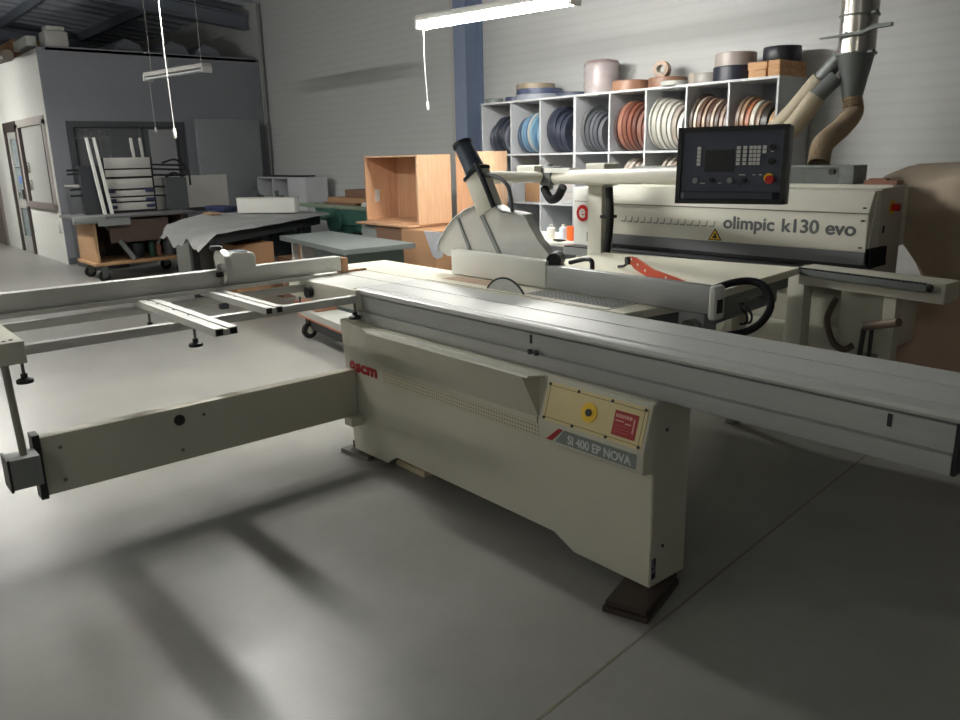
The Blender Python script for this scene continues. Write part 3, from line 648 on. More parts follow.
wt = B().prism([(-2.965,.965),(-2.875,.965),(-2.92,1.035)], 'y', HY-.003, HY).obj('warning_triangle', YEL, hd)
b = B()
for p, q in (((-2.965,.965),(-2.875,.965)),((-2.875,.965),(-2.92,1.035)),((-2.92,1.035),(-2.965,.965))):
    b.cyl((p[0], HY-.003, p[1]), (q[0], HY-.003, q[1]), .003, n=6)
b.box(-2.935, -2.905, HY-.005, HY-.003, .975, .99).cyl((-2.918,HY-.005,.999),(-2.918,HY-.003,.999),.009,n=10)
b.obj('triangle_symbol', BLACK, wt)
for x, z in ((-1.975,1.2),(-1.98,1.13),(-1.98,.98)): B().box(x-.012, x+.004, HY-.01, HY, z-.004, z+.004).obj('hood_hinge', DARK, hd)
B().box(-4.02, -1.955, HY-.01, HY+.12, .885, .955).obj('lower_fairing', mat('fairing_grey', (112,114,116), .5), eb)
B().box(-4.02, -1.94, HY-.0, HY+.25, .862, .885).obj('pressure_beam', BLACK, eb)
b = B()
for k in range(17): b.box(-1.955+.0, -1.93, HY+.005+.013*k, HY+.011+.013*k, .87, .975)
b.box(-1.95, -1.935, HY+.005, HY+.23, .872, .97)
b.obj('side_brush', BRUSH, eb)
B().prism([(4.58,1.285),(4.52,.975),(4.64,.975),(4.64,1.285)], 'x', -1.955, -1.949).obj('end_cover', CREAM, eb)
ep = B().box(-1.985, -1.950, 4.63, 4.93, .76, 1.30, bev=.003).obj('end_panel', mat('grey_beige_panel', (186,178,166), .5), eb)
B().cyl((-1.957,4.78,1.19),(-1.948,4.78,1.19),.04,n=20).obj('stop_base', YEL, ep)
B().cyl((-1.948,4.78,1.19),(-1.91,4.78,1.19),.022,n=20).obj('stop_button', RED, ep)
B().box(-1.957, -1.95, 4.68, 4.71, 1.05, 1.09).obj('end_latch', DARK, ep)
lp = B().box(-4.16, -4.005, 4.5, 5.0, .80, 1.28, bev=.004).obj('left_end_housing', WHITEP, eb)
B().cyl((-4.068,4.499,1.09),(-4.068,4.497,1.09),.062,n=28).obj('red_emblem', RED, lp)
text('e', .13, 'emblem_letter', WHITEP, lp, (-4.098,4.496,1.06), (1,0,0), (0,0,1), .004)
B().box(-4.15, -4.01, 4.497, 4.5, 1.175, 1.18).obj('housing_seam', GREY, lp)
B().box(-4.2, -1.99, 4.86, 5.06, 1.29, 1.31).obj('top_deck', CREAM, eb)
gb = B().box(-3.9, -2.33, 4.88, 5.08, 1.311, 1.41).obj('clear_cover', mat('smoky_clear_cover', (150,156,152), .2, alpha=.45), eb)
B().box(-2.33, -2.235, 4.88, 5.06, 1.311, 1.42, bev=.006).box(-3.9, -2.24, 4.875, 5.06, 1.41, 1.422).obj('cover_frame', GREY, eb)
for x in (-2.36,-2.68): B().cyl((x,4.88,1.385 if x>-2.4 else 1.32),(x,4.85,1.385 if x>-2.4 else 1.32),.018,n=14).obj('cover_knob', BLACK, gb)
centred(B().box(-2.17, -1.98, 4.88, 4.97, 1.3105, 1.335).box(-2.15, -2.05, 4.90, 4.95, 1.335, 1.345), 'brown_block', BROWNP, 'small flat brown block on top of the edge bander end', 'block')
# chain track, outfeed rail, base
B().box(-4.1, -2.0, 4.32, 4.62, .80, .852).obj('feed_track', GREY, eb)
B().box(-4.1, -2.0, 4.33, 4.45, .852, .861).obj('feed_belt', BLACK, eb)
b = B()
for k in range(34): b.box(-2.12+.0205*k, -2.108+.0205*k, 4.085-.0035*k, 4.10-.0035*k, .893, .902)
b.obj('support_rollers', BLACK, eb)
B().prism([(-2.11,4.075),(-1.42,3.955),(-1.42,4.015),(-2.11,4.135)], 'z', .862, .895, bev=.003).obj('support_rail', STEELD, eb)
B().prism([(-2.15,4.15),(-1.36,4.02),(-1.36,4.20),(-2.15,4.30)], 'z', .80, .897, bev=.004).obj('outfeed_table', CREAM2, eb)
B().cyl((-1.42,3.98,.878),(-1.405,3.978,.878),.018,n=14).obj('rail_end_knob', BLACK, eb)
B().box(-2.27, -2.17, 4.26, 4.36, 0, .86, bev=.004).obj('front_leg', CREAM, eb)
B().box(-4.1, -2.0, 4.46, 4.95, 0, .80, bev=.01).obj('machine_base', CREAM2, eb)
B().prism([(4.37,0),(4.37,.42),(4.42,.5),(4.45,.52),(4.45,0)], 'x', -2.75, -1.9).obj('base_apron', CREAM, eb)
B().box(-1.98, -1.74, 4.30, 4.75, .44, .80, bev=.015).obj('service_box', mat('service_box_cream', (204,202,186), .5), eb)
B().tube([(-2.0,4.3,.72),(-2.03,4.28,.6),(-1.99,4.28,.48),(-1.93,4.29,.44),(-1.88,4.29,.47)], .018, n=8).obj('service_cable', mat('cable_brown', (84,70,54), .6), eb)
B().box(-1.66, -1.60, 4.09, 4.16, 0, .80).obj('outfeed_leg', CREAM2, eb)
hh = B().cyl((-1.72,4.05,.64),(-1.53,3.97,.70),.022,n=14).obj('crank_grip', mat('grip_brown', (110,92,76), .6), eb)
B().tube([(-1.74,4.08,.62),(-1.76,4.1,.4),(-1.76,4.12,.12)], .014, n=8).obj('crank_arm', DARK, hh)
B().tube([(-1.70,4.08,.62),(-1.71,4.1,.4),(-1.71,4.12,.12)], .011, n=8).obj('crank_arm', DARK, hh)

# ================================================================ extraction duct
du = thing('extraction_duct', 'galvanised extraction duct coming down the rear wall with three hoses', 'duct', (-2.65, 5.6, 1.4))
dx = -2.625
B().cyl((dx,5.6,2.13),(dx,5.6,z_at(5.6)-.02), .118, n=40).obj('steel_pipe', STEEL, du)
for z, r in ((2.37,.127),(2.13,.13)): B().lathe([(.116,-.008),(r,-.006),(r,.006),(.116,.008)], (dx,5.6,z), (0,0,1), n=40).obj('pipe_flange', STEELD, du)
B().lathe([(.119,.004),(.112,-.02),(.066,-.26),(.060,-.28)], (dx,5.6,2.128), (0,0,1), n=40).obj('reducer_cone', mat('zinc_cone', (112,118,116), .45, .4), du)
dp = B().prism([(dx-.19,2.235),(dx-.19,2.243),(dx+.10,2.255),(dx+.16,2.285),(dx+.28,2.285),(dx+.28,2.262),(dx+.17,2.262),(dx+.1,2.235)], 'y', 5.44, 5.475, bev=.003).obj('damper_lever', STEELD, du)
B().cyl((dx-.02,5.47,2.245),(dx-.02,5.5,2.245),.02,n=12).obj('damper_pivot', STEELD, dp)
for z in (2.13,2.37): B().cyl((dx+.12,5.52,z),(dx+.16,5.5,z),.013,n=10).obj('clamp_bolt', STEELD, du)
hs = B().tube([(dx,5.6,1.86),(dx+.015,5.6,1.76),(-2.60,5.45,1.665),(-2.56,5.22,1.60),(-2.53,5.05,1.54),(-2.51,4.98,1.43)], .064, n=20, rib=.05, steps=22, cap=False).obj('ribbed_hose', HOSEB, du)
h1 = B().tube([(dx-.10,5.6,2.13),(dx-.24,5.6,1.98)], .055, n=18, rib=.02, steps=6).obj('branch_pipe', STEELD, du)
h2 = B().tube([(dx-.10,5.56,1.99),(dx-.21,5.5,1.86)], .055, n=18, rib=.02, steps=6).obj('branch_pipe', STEELD, du)
B().tube([(dx-.23,5.6,1.99),(-3.13,5.56,1.68),(-3.42,5.45,1.48),(-3.6,5.2,1.3)], .068, n=18, steps=12).obj('suction_hose', HOSEL, du)
B().tube([(dx-.20,5.5,1.87),(-2.95,5.42,1.66),(-3.08,5.3,1.48),(-3.1,5.12,1.28)], .066, n=18, steps=12).obj('suction_hose', HOSEL, du)

# ================================================================ dust-sheeted machine at the right
cv = thing('covered_machine', 'tall machine under a beige dust sheet at the right of the edge bander', 'covered machine', (-1.2, 5.7, 0))
def sheet(z0, z1, fx, name, m, seed, nz=26, n=96, amp=.036, parent=None):
    rnd = random.Random(seed); ph = [rnd.uniform(0, 6.28) for _ in range(9)]
    b = B(); rings = []
    for i in range(nz+1):
        u = i/nz; z = z0+(z1-z0)*u; x0, x1, y0, y1 = fx(z); ring = []
        for j in range(n):
            a = 2*PI*j/n; c, s = math.cos(a), math.sin(a); k = 1/max(abs(c)**6+abs(s)**6, 1e-6)**(1/6)
            fold = amp*(.8*(1-abs(math.sin(2.5*a+2.2*z+ph[4])))+math.sin(5*a+ph[0]+2.5*z)+.7*math.sin(9*a+ph[1]-3*z)+.4*math.sin(17*a+ph[2]+z*5)+.6*math.sin(6*z+2*a+ph[3]))
            ring.append(b.bm.verts.new(((x0+x1)/2+((x1-x0)/2+fold)*c*k, (y0+y1)/2+((y1-y0)/2+fold)*s*k, z+.25*fold)))
        rings.append(ring)
    for A, C in zip(rings, rings[1:]):
        for j in range(n): b.bm.faces.new((A[j], A[(j+1)%n], C[(j+1)%n], C[j]))
    b.bm.faces.new(rings[0][::-1])
    cx = sum(v.co.x for v in rings[-1])/n; cy = sum(v.co.y for v in rings[-1])/n
    mid = [b.bm.verts.new((cx+(v.co.x-cx)*.5, cy+(v.co.y-cy)*.5, z1+.03)) for v in rings[-1]]
    for j in range(n): b.bm.faces.new((rings[-1][j], rings[-1][(j+1)%n], mid[(j+1)%n], mid[j]))
    b.bm.faces.new(mid)
    return b.obj(name, m, parent)
def lerpf(tab):
    def f(z):
        for (za, A), (zb, C) in zip(tab, tab[1:]):
            if z <= zb:
                t = (z-za)/(zb-za); t = max(0, min(1, t)); return [A[k]*(1-t)+C[k]*t for k in range(4)]
        return tab[-1][1]
    return f
sheet(.66, 1.40, lerpf([(.66,(-1.90,-.6,5.22,6.1)),(.9,(-2.06,-.5,5.12,6.2)),(1.15,(-2.28,-.4,5.05,6.25)),(1.33,(-2.24,-.4,5.1,6.2)),(1.40,(-2.12,-.5,5.25,6.1))]), 'upper_sheet', COVER, 3, parent=cv)
sheet(.24, .80, lerpf([(.24,(-2.26,-.5,5.0,6.15)),(.5,(-2.14,-.5,5.08,6.15)),(.64,(-1.93,-.6,5.22,6.1)),(.72,(-1.82,-.6,5.28,6.05)),(.8,(-1.76,-.62,5.32,6.0))]), 'lower_sheet', COVER2, 5, parent=cv)
B().box(-1.9, -.6, 5.25, 6.05, .12, .3).box(-1.85, -1.75, 5.3, 5.4, 0, .12).box(-.8, -.7, 5.3, 5.4, 0, .12).box(-1.85, -1.75, 5.9, 6, 0, .12).box(-.8, -.7, 5.9, 6, 0, .12).obj('machine_frame', mat('dark_red_frame', (62,38,36), .6), cv)

# ================================================================ shelving for edging rolls
XS = [-7.06,-6.58,-6.13,-5.64,-5.19,-4.76,-4.32,-3.90,-3.46]; ZS = [0.04,.49,1.01,1.525,2.07]
SY0, SY1 = 6.1, 6.62
rk = thing('pigeonhole_shelving', 'wide white melamine pigeonhole shelving against the rear wall, full of edging rolls', 'shelving', (-5.26, 6.36, 0))
for i, x in enumerate(XS):
    t = .018 if i != 3 else .034
    B().box(x-t/2, x+t/2, SY0, SY1, 0, 2.07).obj('upright_panel', SHELF, rk)
for i, (xa, xb) in enumerate(zip(XS, XS[1:])):
    ta = .009 if i != 3 else .017; tb_ = .009 if i+1 != 3 else .017
    for z in ZS[:-1]: B().box(xa+ta, xb-tb_, SY0, SY1, z-.01, z+.01).obj('shelf_board', SHELF, rk)
B().box(XS[0]-.012, XS[-1]+.012, SY0-.005, SY1, 2.07, 2.09).obj('top_board', SHELF, rk)
B().box(XS[0], XS[-1], SY1-.004, SY1, .05, 2.07).obj('back_panel', mat('shelf_back_grey', (150,154,158), .6), rk)
_rc = {}
def rollmat(c):
    if c not in _rc:
        g = sum(c)/3; k = tuple(int(.84*(.84*v+.16*g)) for v in c)
        _rc[c] = mat('edging_tape_%d_%d_%d' % c, k, .42, noise=.1, nscale=9, spec=.6)
    return _rc[c]
def roll(R, r, wd, c, loc, axis, lean, label, group, cc=(190,170,140)):
    # a coil of edging tape: a ring with slightly stepped sides, and its core
    t = thing('edging_roll', label, 'edging roll', loc, group)
    ax = Vector(axis).normalized(); t.rotation_euler = (0, 0, 0)
    b = B(); k = wd/2
    b.lathe([(r,-k*.96),(R*.6,-k*.9),(R*.62,-k*.99),(R*.985,-k*.96),(R,-k*.85),(R,k*.85),(R*.985,k*.96),(R*.62,k*.99),(R*.6,k*.9),(r,k*.96),(r,-k*.96)], (0,0,0), ax, n=44)
    o = b.obj('coil', rollmat(c)); o.parent = t
    b = B(); b.lathe([(r,-k*1.0),(r*.8,-k*1.0),(r*.8,k*1.0),(r,k*1.0),(r,-k*1.0)], (0,0,0), ax, n=28)
    o2 = b.obj('core', rollmat(cc)); o2.parent = t
    t.rotation_euler = lean
    return t
ORD = ['first','second','third','fourth','fifth','sixth','seventh','eighth','ninth','tenth']
def cell_rolls(ci, row, specs, R, dname, x_start=.06, gap=.010):
    # specs: (width, colour, radius factor); rolls stand on the shelf side by side, axis along x
    x = XS[ci]+x_start; zf = ZS[row]+.011
    rn = {3:'top', 2:'second', 1:'third'}[row]
    for k, (wd, c, f) in enumerate(specs):
        rr = R*f
        if x+wd > XS[ci+1]-.012: break
        ln = R_(random.uniform(.4, 2.0)) if wd < .06 else 0
        roll(rr, rr*.38, wd, c, (x+wd/2+rr*math.sin(ln)*1.0, min(SY0+.02+rr+random.uniform(0,.008), SY1-.008-rr), zf+rr*math.cos(ln)+wd/2*math.sin(ln)+.001), (1,0,0), (0, ln, 0),
             '%s edging roll, %s from the left in the %s-row pigeonhole %s from left' % (dname[k] if isinstance(dname, list) else dname, ORD[k], rn, ORD[ci]),
             'edging rolls in the %s row of the shelving' % rn)
        x += wd + gap + rr*2*math.sin(ln)*.12
G1,G2,NV,BL,WH = (96,104,118),(70,78,92),(44,52,74),(130,176,206),(224,220,208)
cell_rolls(0, 3, [(.05,G1,.8),(.05,G2,.95),(.05,NV,.95),(.05,G2,.9),(.05,(120,126,140),.8)], .215, 'grey-blue', .10)
cell_rolls(1, 3, [(.04,(86,110,140),.9),(.035,BL,.95),(.035,(110,160,200),.98),(.03,WH,1),(.035,(140,190,215),.98),(.05,(96,150,190),.96),(.04,BL,.9)], .215, 'light blue', .08)
cell_rolls(2, 3, [(.12,(52,60,80),1.08),(.06,(60,70,92),.95),(.06,(66,74,94),.9)], .215, 'dark navy', .07)
cell_rolls(3, 3, [(.05,(110,112,116),1.05),(.05,(96,100,108),.95),(.04,(110,114,122),.92),(.05,(96,102,112),.86),(.05,(120,122,128),.8)], .215, 'slate grey', .05)
cell_rolls(4, 3, [(.03,(92,66,60),.98),(.05,(186,120,94),1.04),(.045,(142,80,62),1.03),(.045,(156,84,62),1.0),(.045,(118,68,54),.95),(.05,(150,98,82),.88),(.04,(140,72,54),.8)], .225, 'rust-brown', .035)
cell_rolls(5, 3, [(.02,(232,230,218),1.1),(.05,(206,204,190),1.06),(.04,(236,232,216),1.02),(.05,(216,212,198),1.0),(.04,(238,234,222),.95),(.05,(190,176,160),.9),(.05,(236,236,230),.82)], .222, 'cream white', .015)
cell_rolls(6, 3, [(.03,(112,96,84),1.08),(.03,(222,206,186),1.02),(.035,(120,80,62),1.0),(.03,(196,160,134),.98),(.035,(108,74,58),.96),(.03,(214,190,166),.94),(.035,(96,70,60),.92),(.035,(180,150,130),.9),(.03,(140,120,110),.84)], .222, ['dark brown','pale beige','chestnut','tan','dark brown','light beige','deep brown','greyish tan','grey-brown'], .015)
cell_rolls(7, 3, [(.035,(150,120,94),1.0),(.035,(196,156,120),.98),(.035,(214,128,84),.92),(.04,(234,228,206),.9),(.035,(168,130,100),.86),(.06,(58,50,44),.84),(.05,(222,180,130),.72)], .215, ['brown','light tan','orange-brown','off-white','brown','near-black','pale oak'], .05)
cell_rolls(2, 2, [], .2, 'dark grey', .1)
cell_rolls(3, 2, [(.1,(200,200,196),.55),(.1,(90,94,100),.5)], .2, 'small grey', .15)
cell_rolls(4, 2, [(.04,(214,200,188),.95),(.05,(226,214,200),.94),(.045,(200,182,166),.9),(.05,(228,218,206),.88),(.05,(190,170,152),.84)], .24, 'pinkish cream', .13)
cell_rolls(5, 2, [(.04,(200,188,170),.98),(.045,(226,216,200),.97),(.04,(180,160,140),.95),(.05,(230,222,210),.9),(.05,(206,186,168),.88)], .24, 'beige', .14)
cell_rolls(6, 2, [(.05,(200,196,186),.95),(.05,(214,206,196),.93),(.05,(180,172,160),.9)], .2, 'pale grey-beige', .1)
cell_rolls(7, 2, [(.05,(180,140,110),.95),(.05,(214,196,166),.93),(.05,(150,112,86),.9)], .2, 'tan', .1)
def flat(R, h, c, x, y, z, label, group='edging rolls lying on top of the shelving', r=.38, name=None):
    t = thing('edging_roll', label, 'edging roll', (x, y, z), group)
    b = B().lathe([(R*r,0),(R*.97,0),(R,h*.05),(R,h*.95),(R*.97,h),(R*r,h),(R*r,0)], (0,0,0), (0,0,1), n=40); o = b.obj('coil', rollmat(c)); o.parent = t
    b = B().lathe([(R*r*.999,0.0),(R*r*.85,0.0),(R*r*.85,h),(R*r*.999,h),(R*r*.999,0)], (0,0,0), (0,0,1), n=24); o = b.obj('core', rollmat((180,150,120))); o.parent = t
    return t
TZ = 2.0905
flat(.10, .05, (140,150,140), -6.98, 6.22, TZ, 'small greenish-grey roll at the far left end of the shelving top')
flat(.11, .06, (70,80,120), -6.81, 6.38, TZ, 'small navy roll on the shelving top beside the left stack')
flat(.26, .06, (176,184,196), -6.42, 6.38, TZ, 'wide pale grey roll lowest in the left stack on the shelving')
flat(.25, .055, (80,96,136), -6.42, 6.38, TZ+.0605, 'wide blue-grey roll in the middle of the left stack on the shelving')
flat(.21, .055, (188,164,132), -6.46, 6.36, TZ+.116, 'beige roll topmost of the left stack on the shelving')
flat(.17, .05, (74,84,112), -5.95, 6.4, TZ, 'flat dark blue-grey roll left of the wrapped drum on the shelving')
flat(.183, .10, (186,132,98), -5.145, 6.36, TZ, 'thick tan roll just right of the wrapped drum')
flat(.18, .10, (172,118,88), -4.76, 6.42, TZ, 'thick brown roll under the upright small roll on the shelving')
flat(.12, .04, (222,222,210), -4.5, 6.17, TZ, 'thin white roll lying before the brown rolls on the shelving')
t = roll(.075, .045, .12, (180,134,100), (-4.80, 6.38, TZ+.1+.0765), (.35,-.94,0), (0,0,0), 'small brown roll standing on its edge on the thick brown roll', 'edging rolls lying on top of the shelving')
flat(.13, .10, (196,188,178), -4.305, 6.40, TZ, 'wrapped brown and white roll left of the black roll', r=.5)
flat(.09, .12, (214,196,176), -4.49, 6.52, TZ, 'small shiny wrapped roll behind the thin white roll', r=.5)
flat(.19, .12, (36,42,62), -3.98, 6.32, TZ, 'black-blue roll under the pale pink roll on the shelving')
flat(.17, .11, (212,196,186), -3.99, 6.32, TZ+.1205, 'pale pink roll lying on the black-blue roll')
# plank packs and black rolls at the right end
for nm, x0, x1, y0, z, lb in (('plank',-3.74,-3.58,6.12,TZ,'lower plank of the small left pair on the shelving'),('plank',-3.75,-3.575,6.12,TZ+.0605,'upper plank of the small left pair on the shelving'),
                              ('plank',-3.56,-3.47+.02,6.11,TZ,'lower thick plank at the right end of the shelving'),('plank',-3.56,-3.47+.02,6.11,TZ+.0605,'upper thick plank at the right end of the shelving')):
    xx0, xx1 = (x0, x1) if x1 < -3.57 else (-3.56, -3.46)
    centred(B().box(xx0, xx1-(.005 if x1 < -3.57 else 0), y0, y0+.42, z, z+.06, bev=.003), nm, PLANK, lb, 'plank', 'planks stacked on the right of the shelving')
b_ = flat(.15, .12, (40,44,54), -3.60, 6.38, TZ+.1215, 'black roll lying on the planks at the right end of the shelving')
# wrapped drum
wd_ = thing('wrapped_drum', 'tall mauve roll wrapped in glossy clear film on top of the shelving', 'wrapped roll', (-5.52, 6.36, TZ))
B().lathe([(.001,0),(.165,0),(.17,.01),(.17,.30),(.16,.315),(.001,.315)], (-5.52,6.36,TZ), (0,0,1), n=40).obj('roll_body', mat('mauve_brown_roll', (132,112,110), .35, noise=.12, nscale=8), wd_)
b = B()
rings = []
for k in range(14):
    z = TZ+.004+.33*k/13; rings.append([b.bm.verts.new((-5.52+(.177+.003*math.sin(7*j+k*1.7))*math.cos(2*PI*j/48)*(1 if k < 12 else .9-.45*(k-12)), 6.36+(.177+.003*math.sin(7*j+k*1.7))*math.sin(2*PI*j/48)*(1 if k < 12 else .9-.45*(k-12)), z)) for j in range(48)])
for A, C in zip(rings, rings[1:]):
    for j in range(48): b.bm.faces.new((A[j], A[(j+1)%48], C[(j+1)%48], C[j]))
b.obj('clear_wrap', CLEAR, wd_)
# lower-row oddments
centred(B().box(-6.45,-6.22,6.18,6.5,1.0205,1.22,bev=.004), 'cardboard_box', CARD, 'brown cardboard box in the second row of the shelving, behind the boom', 'box')
for k, (R0, c, nm) in enumerate(((.2,(206,206,204),'lowest grey-white'),(.2,(216,210,206),'second grey-white'),(.2,(200,198,196),'third grey-white'),(.19,(210,200,196),'topmost pinkish'))):
    flat(R0, .05, c, -5.885, 6.33, 1.0205+.0505*k, nm+' roll lying in the second-row pigeonhole behind the boom hinge', 'edging rolls lying in the second-row pigeonhole')

# bench left of the edge bander with bottles
bn = thing('side_bench', 'light grey bench beside the left end of the edge bander', 'bench', (-4.7, 4.75, 0))
B().box(-5.2,-4.20,4.45,5.05,.83,.86,bev=.003).obj('bench_top', WHITEP, bn)
B().box(-5.15,-4.28,4.5,5.0,.4,.83).obj('bench_body', mat('bench_grey', (140,144,150), .5), bn)
for x in (-5.12,-4.32):
    for y in (4.54,4.94): B().box(x-.025,x+.025,y-.025,y+.025,0,.4).obj('bench_leg', DGREY, bn)
def can(x, y, r, h, c, label, kind='can'):
    t = thing(kind, label, 'can', (x,y,.861), 'cans on the side bench')
    B().lathe([(.001,0),(r,0),(r,h*.9),(r*.92,h*.96),(r*.5,h),(.001,h)], (x,y,.861), (0,0,1), n=24).obj('can_body', c, t)
    B().lathe([(.001,h),(r*.45,h),(r*.45,h+.02),(.001,h+.02)], (x,y,.861), (0,0,1), n=16).obj('can_lid', WHITEP, t)
can(-4.46,4.56,.034,.10,WHITEP,'white can on the bench, left of the pale blue one')
can(-4.38,4.62,.034,.10,mat('pale_blue_can',(190,206,220),.4),'pale blue can on the bench between the white and the orange one')
centred(B().box(-4.31,-4.255,4.58,4.63,.861,.975,bev=.006), 'orange_box', ORNG, 'small bright orange box standing on the bench edge', 'box')
centred(B().prism([(-4.62,4.48),(-4.32,4.47),(-4.28,4.60),(-4.60,4.66)],'z',.861,.868), 'paper_sheet', mat('cream_papers',(232,222,200),.7), 'cream papers lying on the bench before the cans', 'paper')
centred(B().box(-4.35,-4.25,4.47,4.51,.869,.88,bev=.002), 'pliers', BLACK, 'small dark tool lying before the orange box', 'tool')

# ================================================================ beech cabinets on their support
c1 = thing('open_cabinet', 'open-fronted beech cabinet lying on its side on the stack, nearer of two', 'cabinet', (-6.97, 4.96, .86))
CX0, CX1, CY0, CY1, CZ0, CZ1 = -7.46,-6.49,4.75,5.17,.86,1.545
B().box(CX0,CX0+.018,CY0,CY1,CZ0,CZ1).obj('end_board', BEECH, c1)
B().box(CX1-.03,CX1,CY0,CY1,CZ0,CZ1).obj('end_board', BEECHL, c1)
B().box(CX0+.018,CX1-.03,CY0,CY1,CZ0,CZ0+.018).obj('bottom_board', BEECH, c1)
B().box(CX0+.018,CX1-.03,CY0,CY1,CZ1-.018,CZ1).obj('top_board', BEECHL, c1)
B().box(CX0+.018,CX1-.03,CY1-.012,CY1,CZ0+.018,CZ1-.018).obj('back_board', BEECH, c1)
sk = B().box(CX0+.018,CX0+.02,4.86,4.92,1.06,1.19).obj('paper_label', KEY, c1)
c2 = thing('closed_cabinet', 'closed beech cabinet behind the suction hood, right of the open one', 'cabinet', (-6.27, 5.4, .86))
B().box(-6.44,-6.10,5.2,5.6,.86,1.565,bev=.003).obj('carcass', BEECHL, c2)
B().box(-6.42,-6.11,5.185,5.199,.87,1.555).obj('door', BEECH, c2)
centred(B().box(-7.48,-6.5,4.62,5.2,.838,.858,bev=.002), 'base_board', BEECH, 'beech board under the open cabinet sticking out at the front', 'board')
centred(B().box(-7.15,-6.62,4.66,5.15,0,.837,bev=.003), 'cardboard_stack', CARDD, 'dark brown carton under the left half of the open cabinet', 'carton')
centred(B().box(-6.60,-6.06,4.60,5.2,0,.832,bev=.003), 'cardboard_stack', CARD, 'tan carton under the corner of the open cabinet', 'carton')
centred(B().box(-7.5,-7.17,4.7,5.1,0,.837,bev=.003), 'grey_pedestal', GREY, 'grey-green pedestal box under the left end of the open cabinet', 'pedestal')
centred(B().box(-6.44,-6.10,5.22,5.6,0,.858,bev=.003), 'dark_pedestal', DARK, 'dark pedestal under the closed beech cabinet', 'pedestal')
b = B().prism([(-6.2,.832),(-5.79,.832),(-5.93,.60),(-6.0,.575),(-6.07,.60)], 'y', 4.583, 4.592)
centred(b, 'grey_cloth', mat('grey_blue_cloth', (170,172,178), .85, noise=.1), 'pale grey cloth hanging over the tan carton', 'cloth')

# grey workbench with drawers open underneath
gt = thing('grey_workbench', 'low grey-topped workbench in front of the beech cabinet', 'workbench', (-6.45, 3.8, 0))
gp = [(-7.27,3.60),(-5.65,3.36),(-5.62,4.06),(-7.29,4.19)]
def cen(p, k): cx, cy = -6.46, 3.80; return [(cx+(x-cx)*k, cy+(y-cy)*k) for x, y in p]
B().prism(gp, 'z', .755, .80, bev=.003).obj('bench_top', mat('grey_felt_top', (98,104,102), .6, noise=.1, nscale=9), gt)
B().prism([(-6.5,3.55),(-5.75,3.44),(-5.72,4.0),(-6.5,4.06)], 'z', .12, .754).obj('bench_cabinet', mat('green_grey_cabinet', (84,96,92), .5), gt)
B().prism([(-7.15,3.66),(-7.1,3.65),(-7.1,4.1),(-7.15,4.12)], 'z', .0, .754).obj('side_panel', PALW, gt)
B().prism([(-7.09,3.70),(-6.85,3.85),(-6.85,3.88),(-7.09,3.73)], 'z', .1, .72).obj('plywood_brace', BEECH, gt)
B().prism([(-6.85,3.6),(-6.81,3.59),(-6.81,4.08),(-6.85,4.09)], 'z', .0, .754).obj('side_panel', PALW, gt)
B().prism([(-6.45,3.6),(-5.8,3.5),(-5.8,3.95),(-6.45,4.0)], 'z', 0, .119).obj('plinth', DARK, gt)
# platform trolley behind the saw
tr = thing('platform_trolley', 'low pale platform trolley on castors behind the saw cabinet', 'trolley', (-5.4, 3.2, 0))
B().prism([(-6.25,3.20),(-4.1,2.92),(-4.1,3.30),(-6.22,3.42)], 'z', .20, .215).obj('chip_layer', mat('red_chipboard_edge', (170,104,76), .7), tr)
B().prism([(-6.25,3.20),(-4.1,2.92),(-4.1,3.30),(-6.22,3.42)], 'z', .216, .27).obj('platform', mat('trolley_grey_board', (158,158,152), .55), tr)
B().prism([(-6.05,3.22),(-4.3,3.0),(-4.3,3.24),(-6.05,3.38)], 'z', .10, .199).obj('under_frame', DARK, tr)
for x, y in ((-6.12,3.24),(-4.25,3.0)):
    c = B().cyl((x-.014,y,.075),(x+.014,y,.075),.07,n=24).obj('castor', BLACKR, tr)
    B().cyl((x-.02,y,.075),(x+.02,y,.075),.03,n=16).box(x-.024,x-.018,y-.02,y+.03,.075,.199).box(x+.018,x+.024,y-.02,y+.03,.075,.199).obj('castor_fork', STEEL, c)
# boards lying on the trolley's left end
centred(B().prism([(-6.45,3.28),(-5.9,3.2),(-5.88,3.39),(-6.42,3.45)],'z',.271,.30), 'brown_board', BROWNP, 'reddish-brown board on the left end of the platform trolley', 'board')

# ================================================================ green planer with offcuts
gr = thing('green_planer', 'old green planer table behind the grey workbench', 'planer', (-9.3, 5.6, 0))
B().prism([(-10.3,5.43),(-8.2,5.43),(-8.2,6.1),(-10.0,6.1)],'z',.88,.93,bev=.01).obj('planer_table', mat('worn_green_table',(126,140,120),.5,noise=.12), gr)
B().prism([(-9.9,.88),(-9.75,.72),(-9.1,.68),(-8.1,.68),(-8.0,.88)],'y',5.46,6.05).obj('table_casting', GREENM, gr)
B().prism([(-9.4,0),(-9.3,.68),(-8.2,.68),(-8.15,0)],'y',5.5,6.0).obj('planer_stand', GREENM, gr)
B().box(-8.95,-8.5,5.47,5.5,.1,.6).obj('dark_opening', BLACK, gr)
B().lathe([(.001,0),(.17,0),(.17,.04),(.001,.04)],(-9.35,5.46,.72),(0,-1,0),n=28).obj('guard_disc', GREENM, gr)
for i,(x0,x1,y0,y1,z,h,mm,lb) in enumerate(((-9.7,-8.9,5.5,5.9,.931,.03,CARDD,'lowest dark board on the green planer'),(-9.6,-8.7,5.5,5.95,.962,.06,CARD,'wide brown board in the pile on the planer'),(-9.3,-8.4,5.6,6.0,1.023,.10,CARDD,'upper dark brown carton on the planer'),(-9.0,-8.05,5.75,6.0,.931+.193,.12,CARD,'brown carton topmost at the back of the planer'))):
    centred(B().box(x0,x1,y0,y1,z,z+h,bev=.003),'offcut_board',mm,lb,'board','boards piled on the green planer')
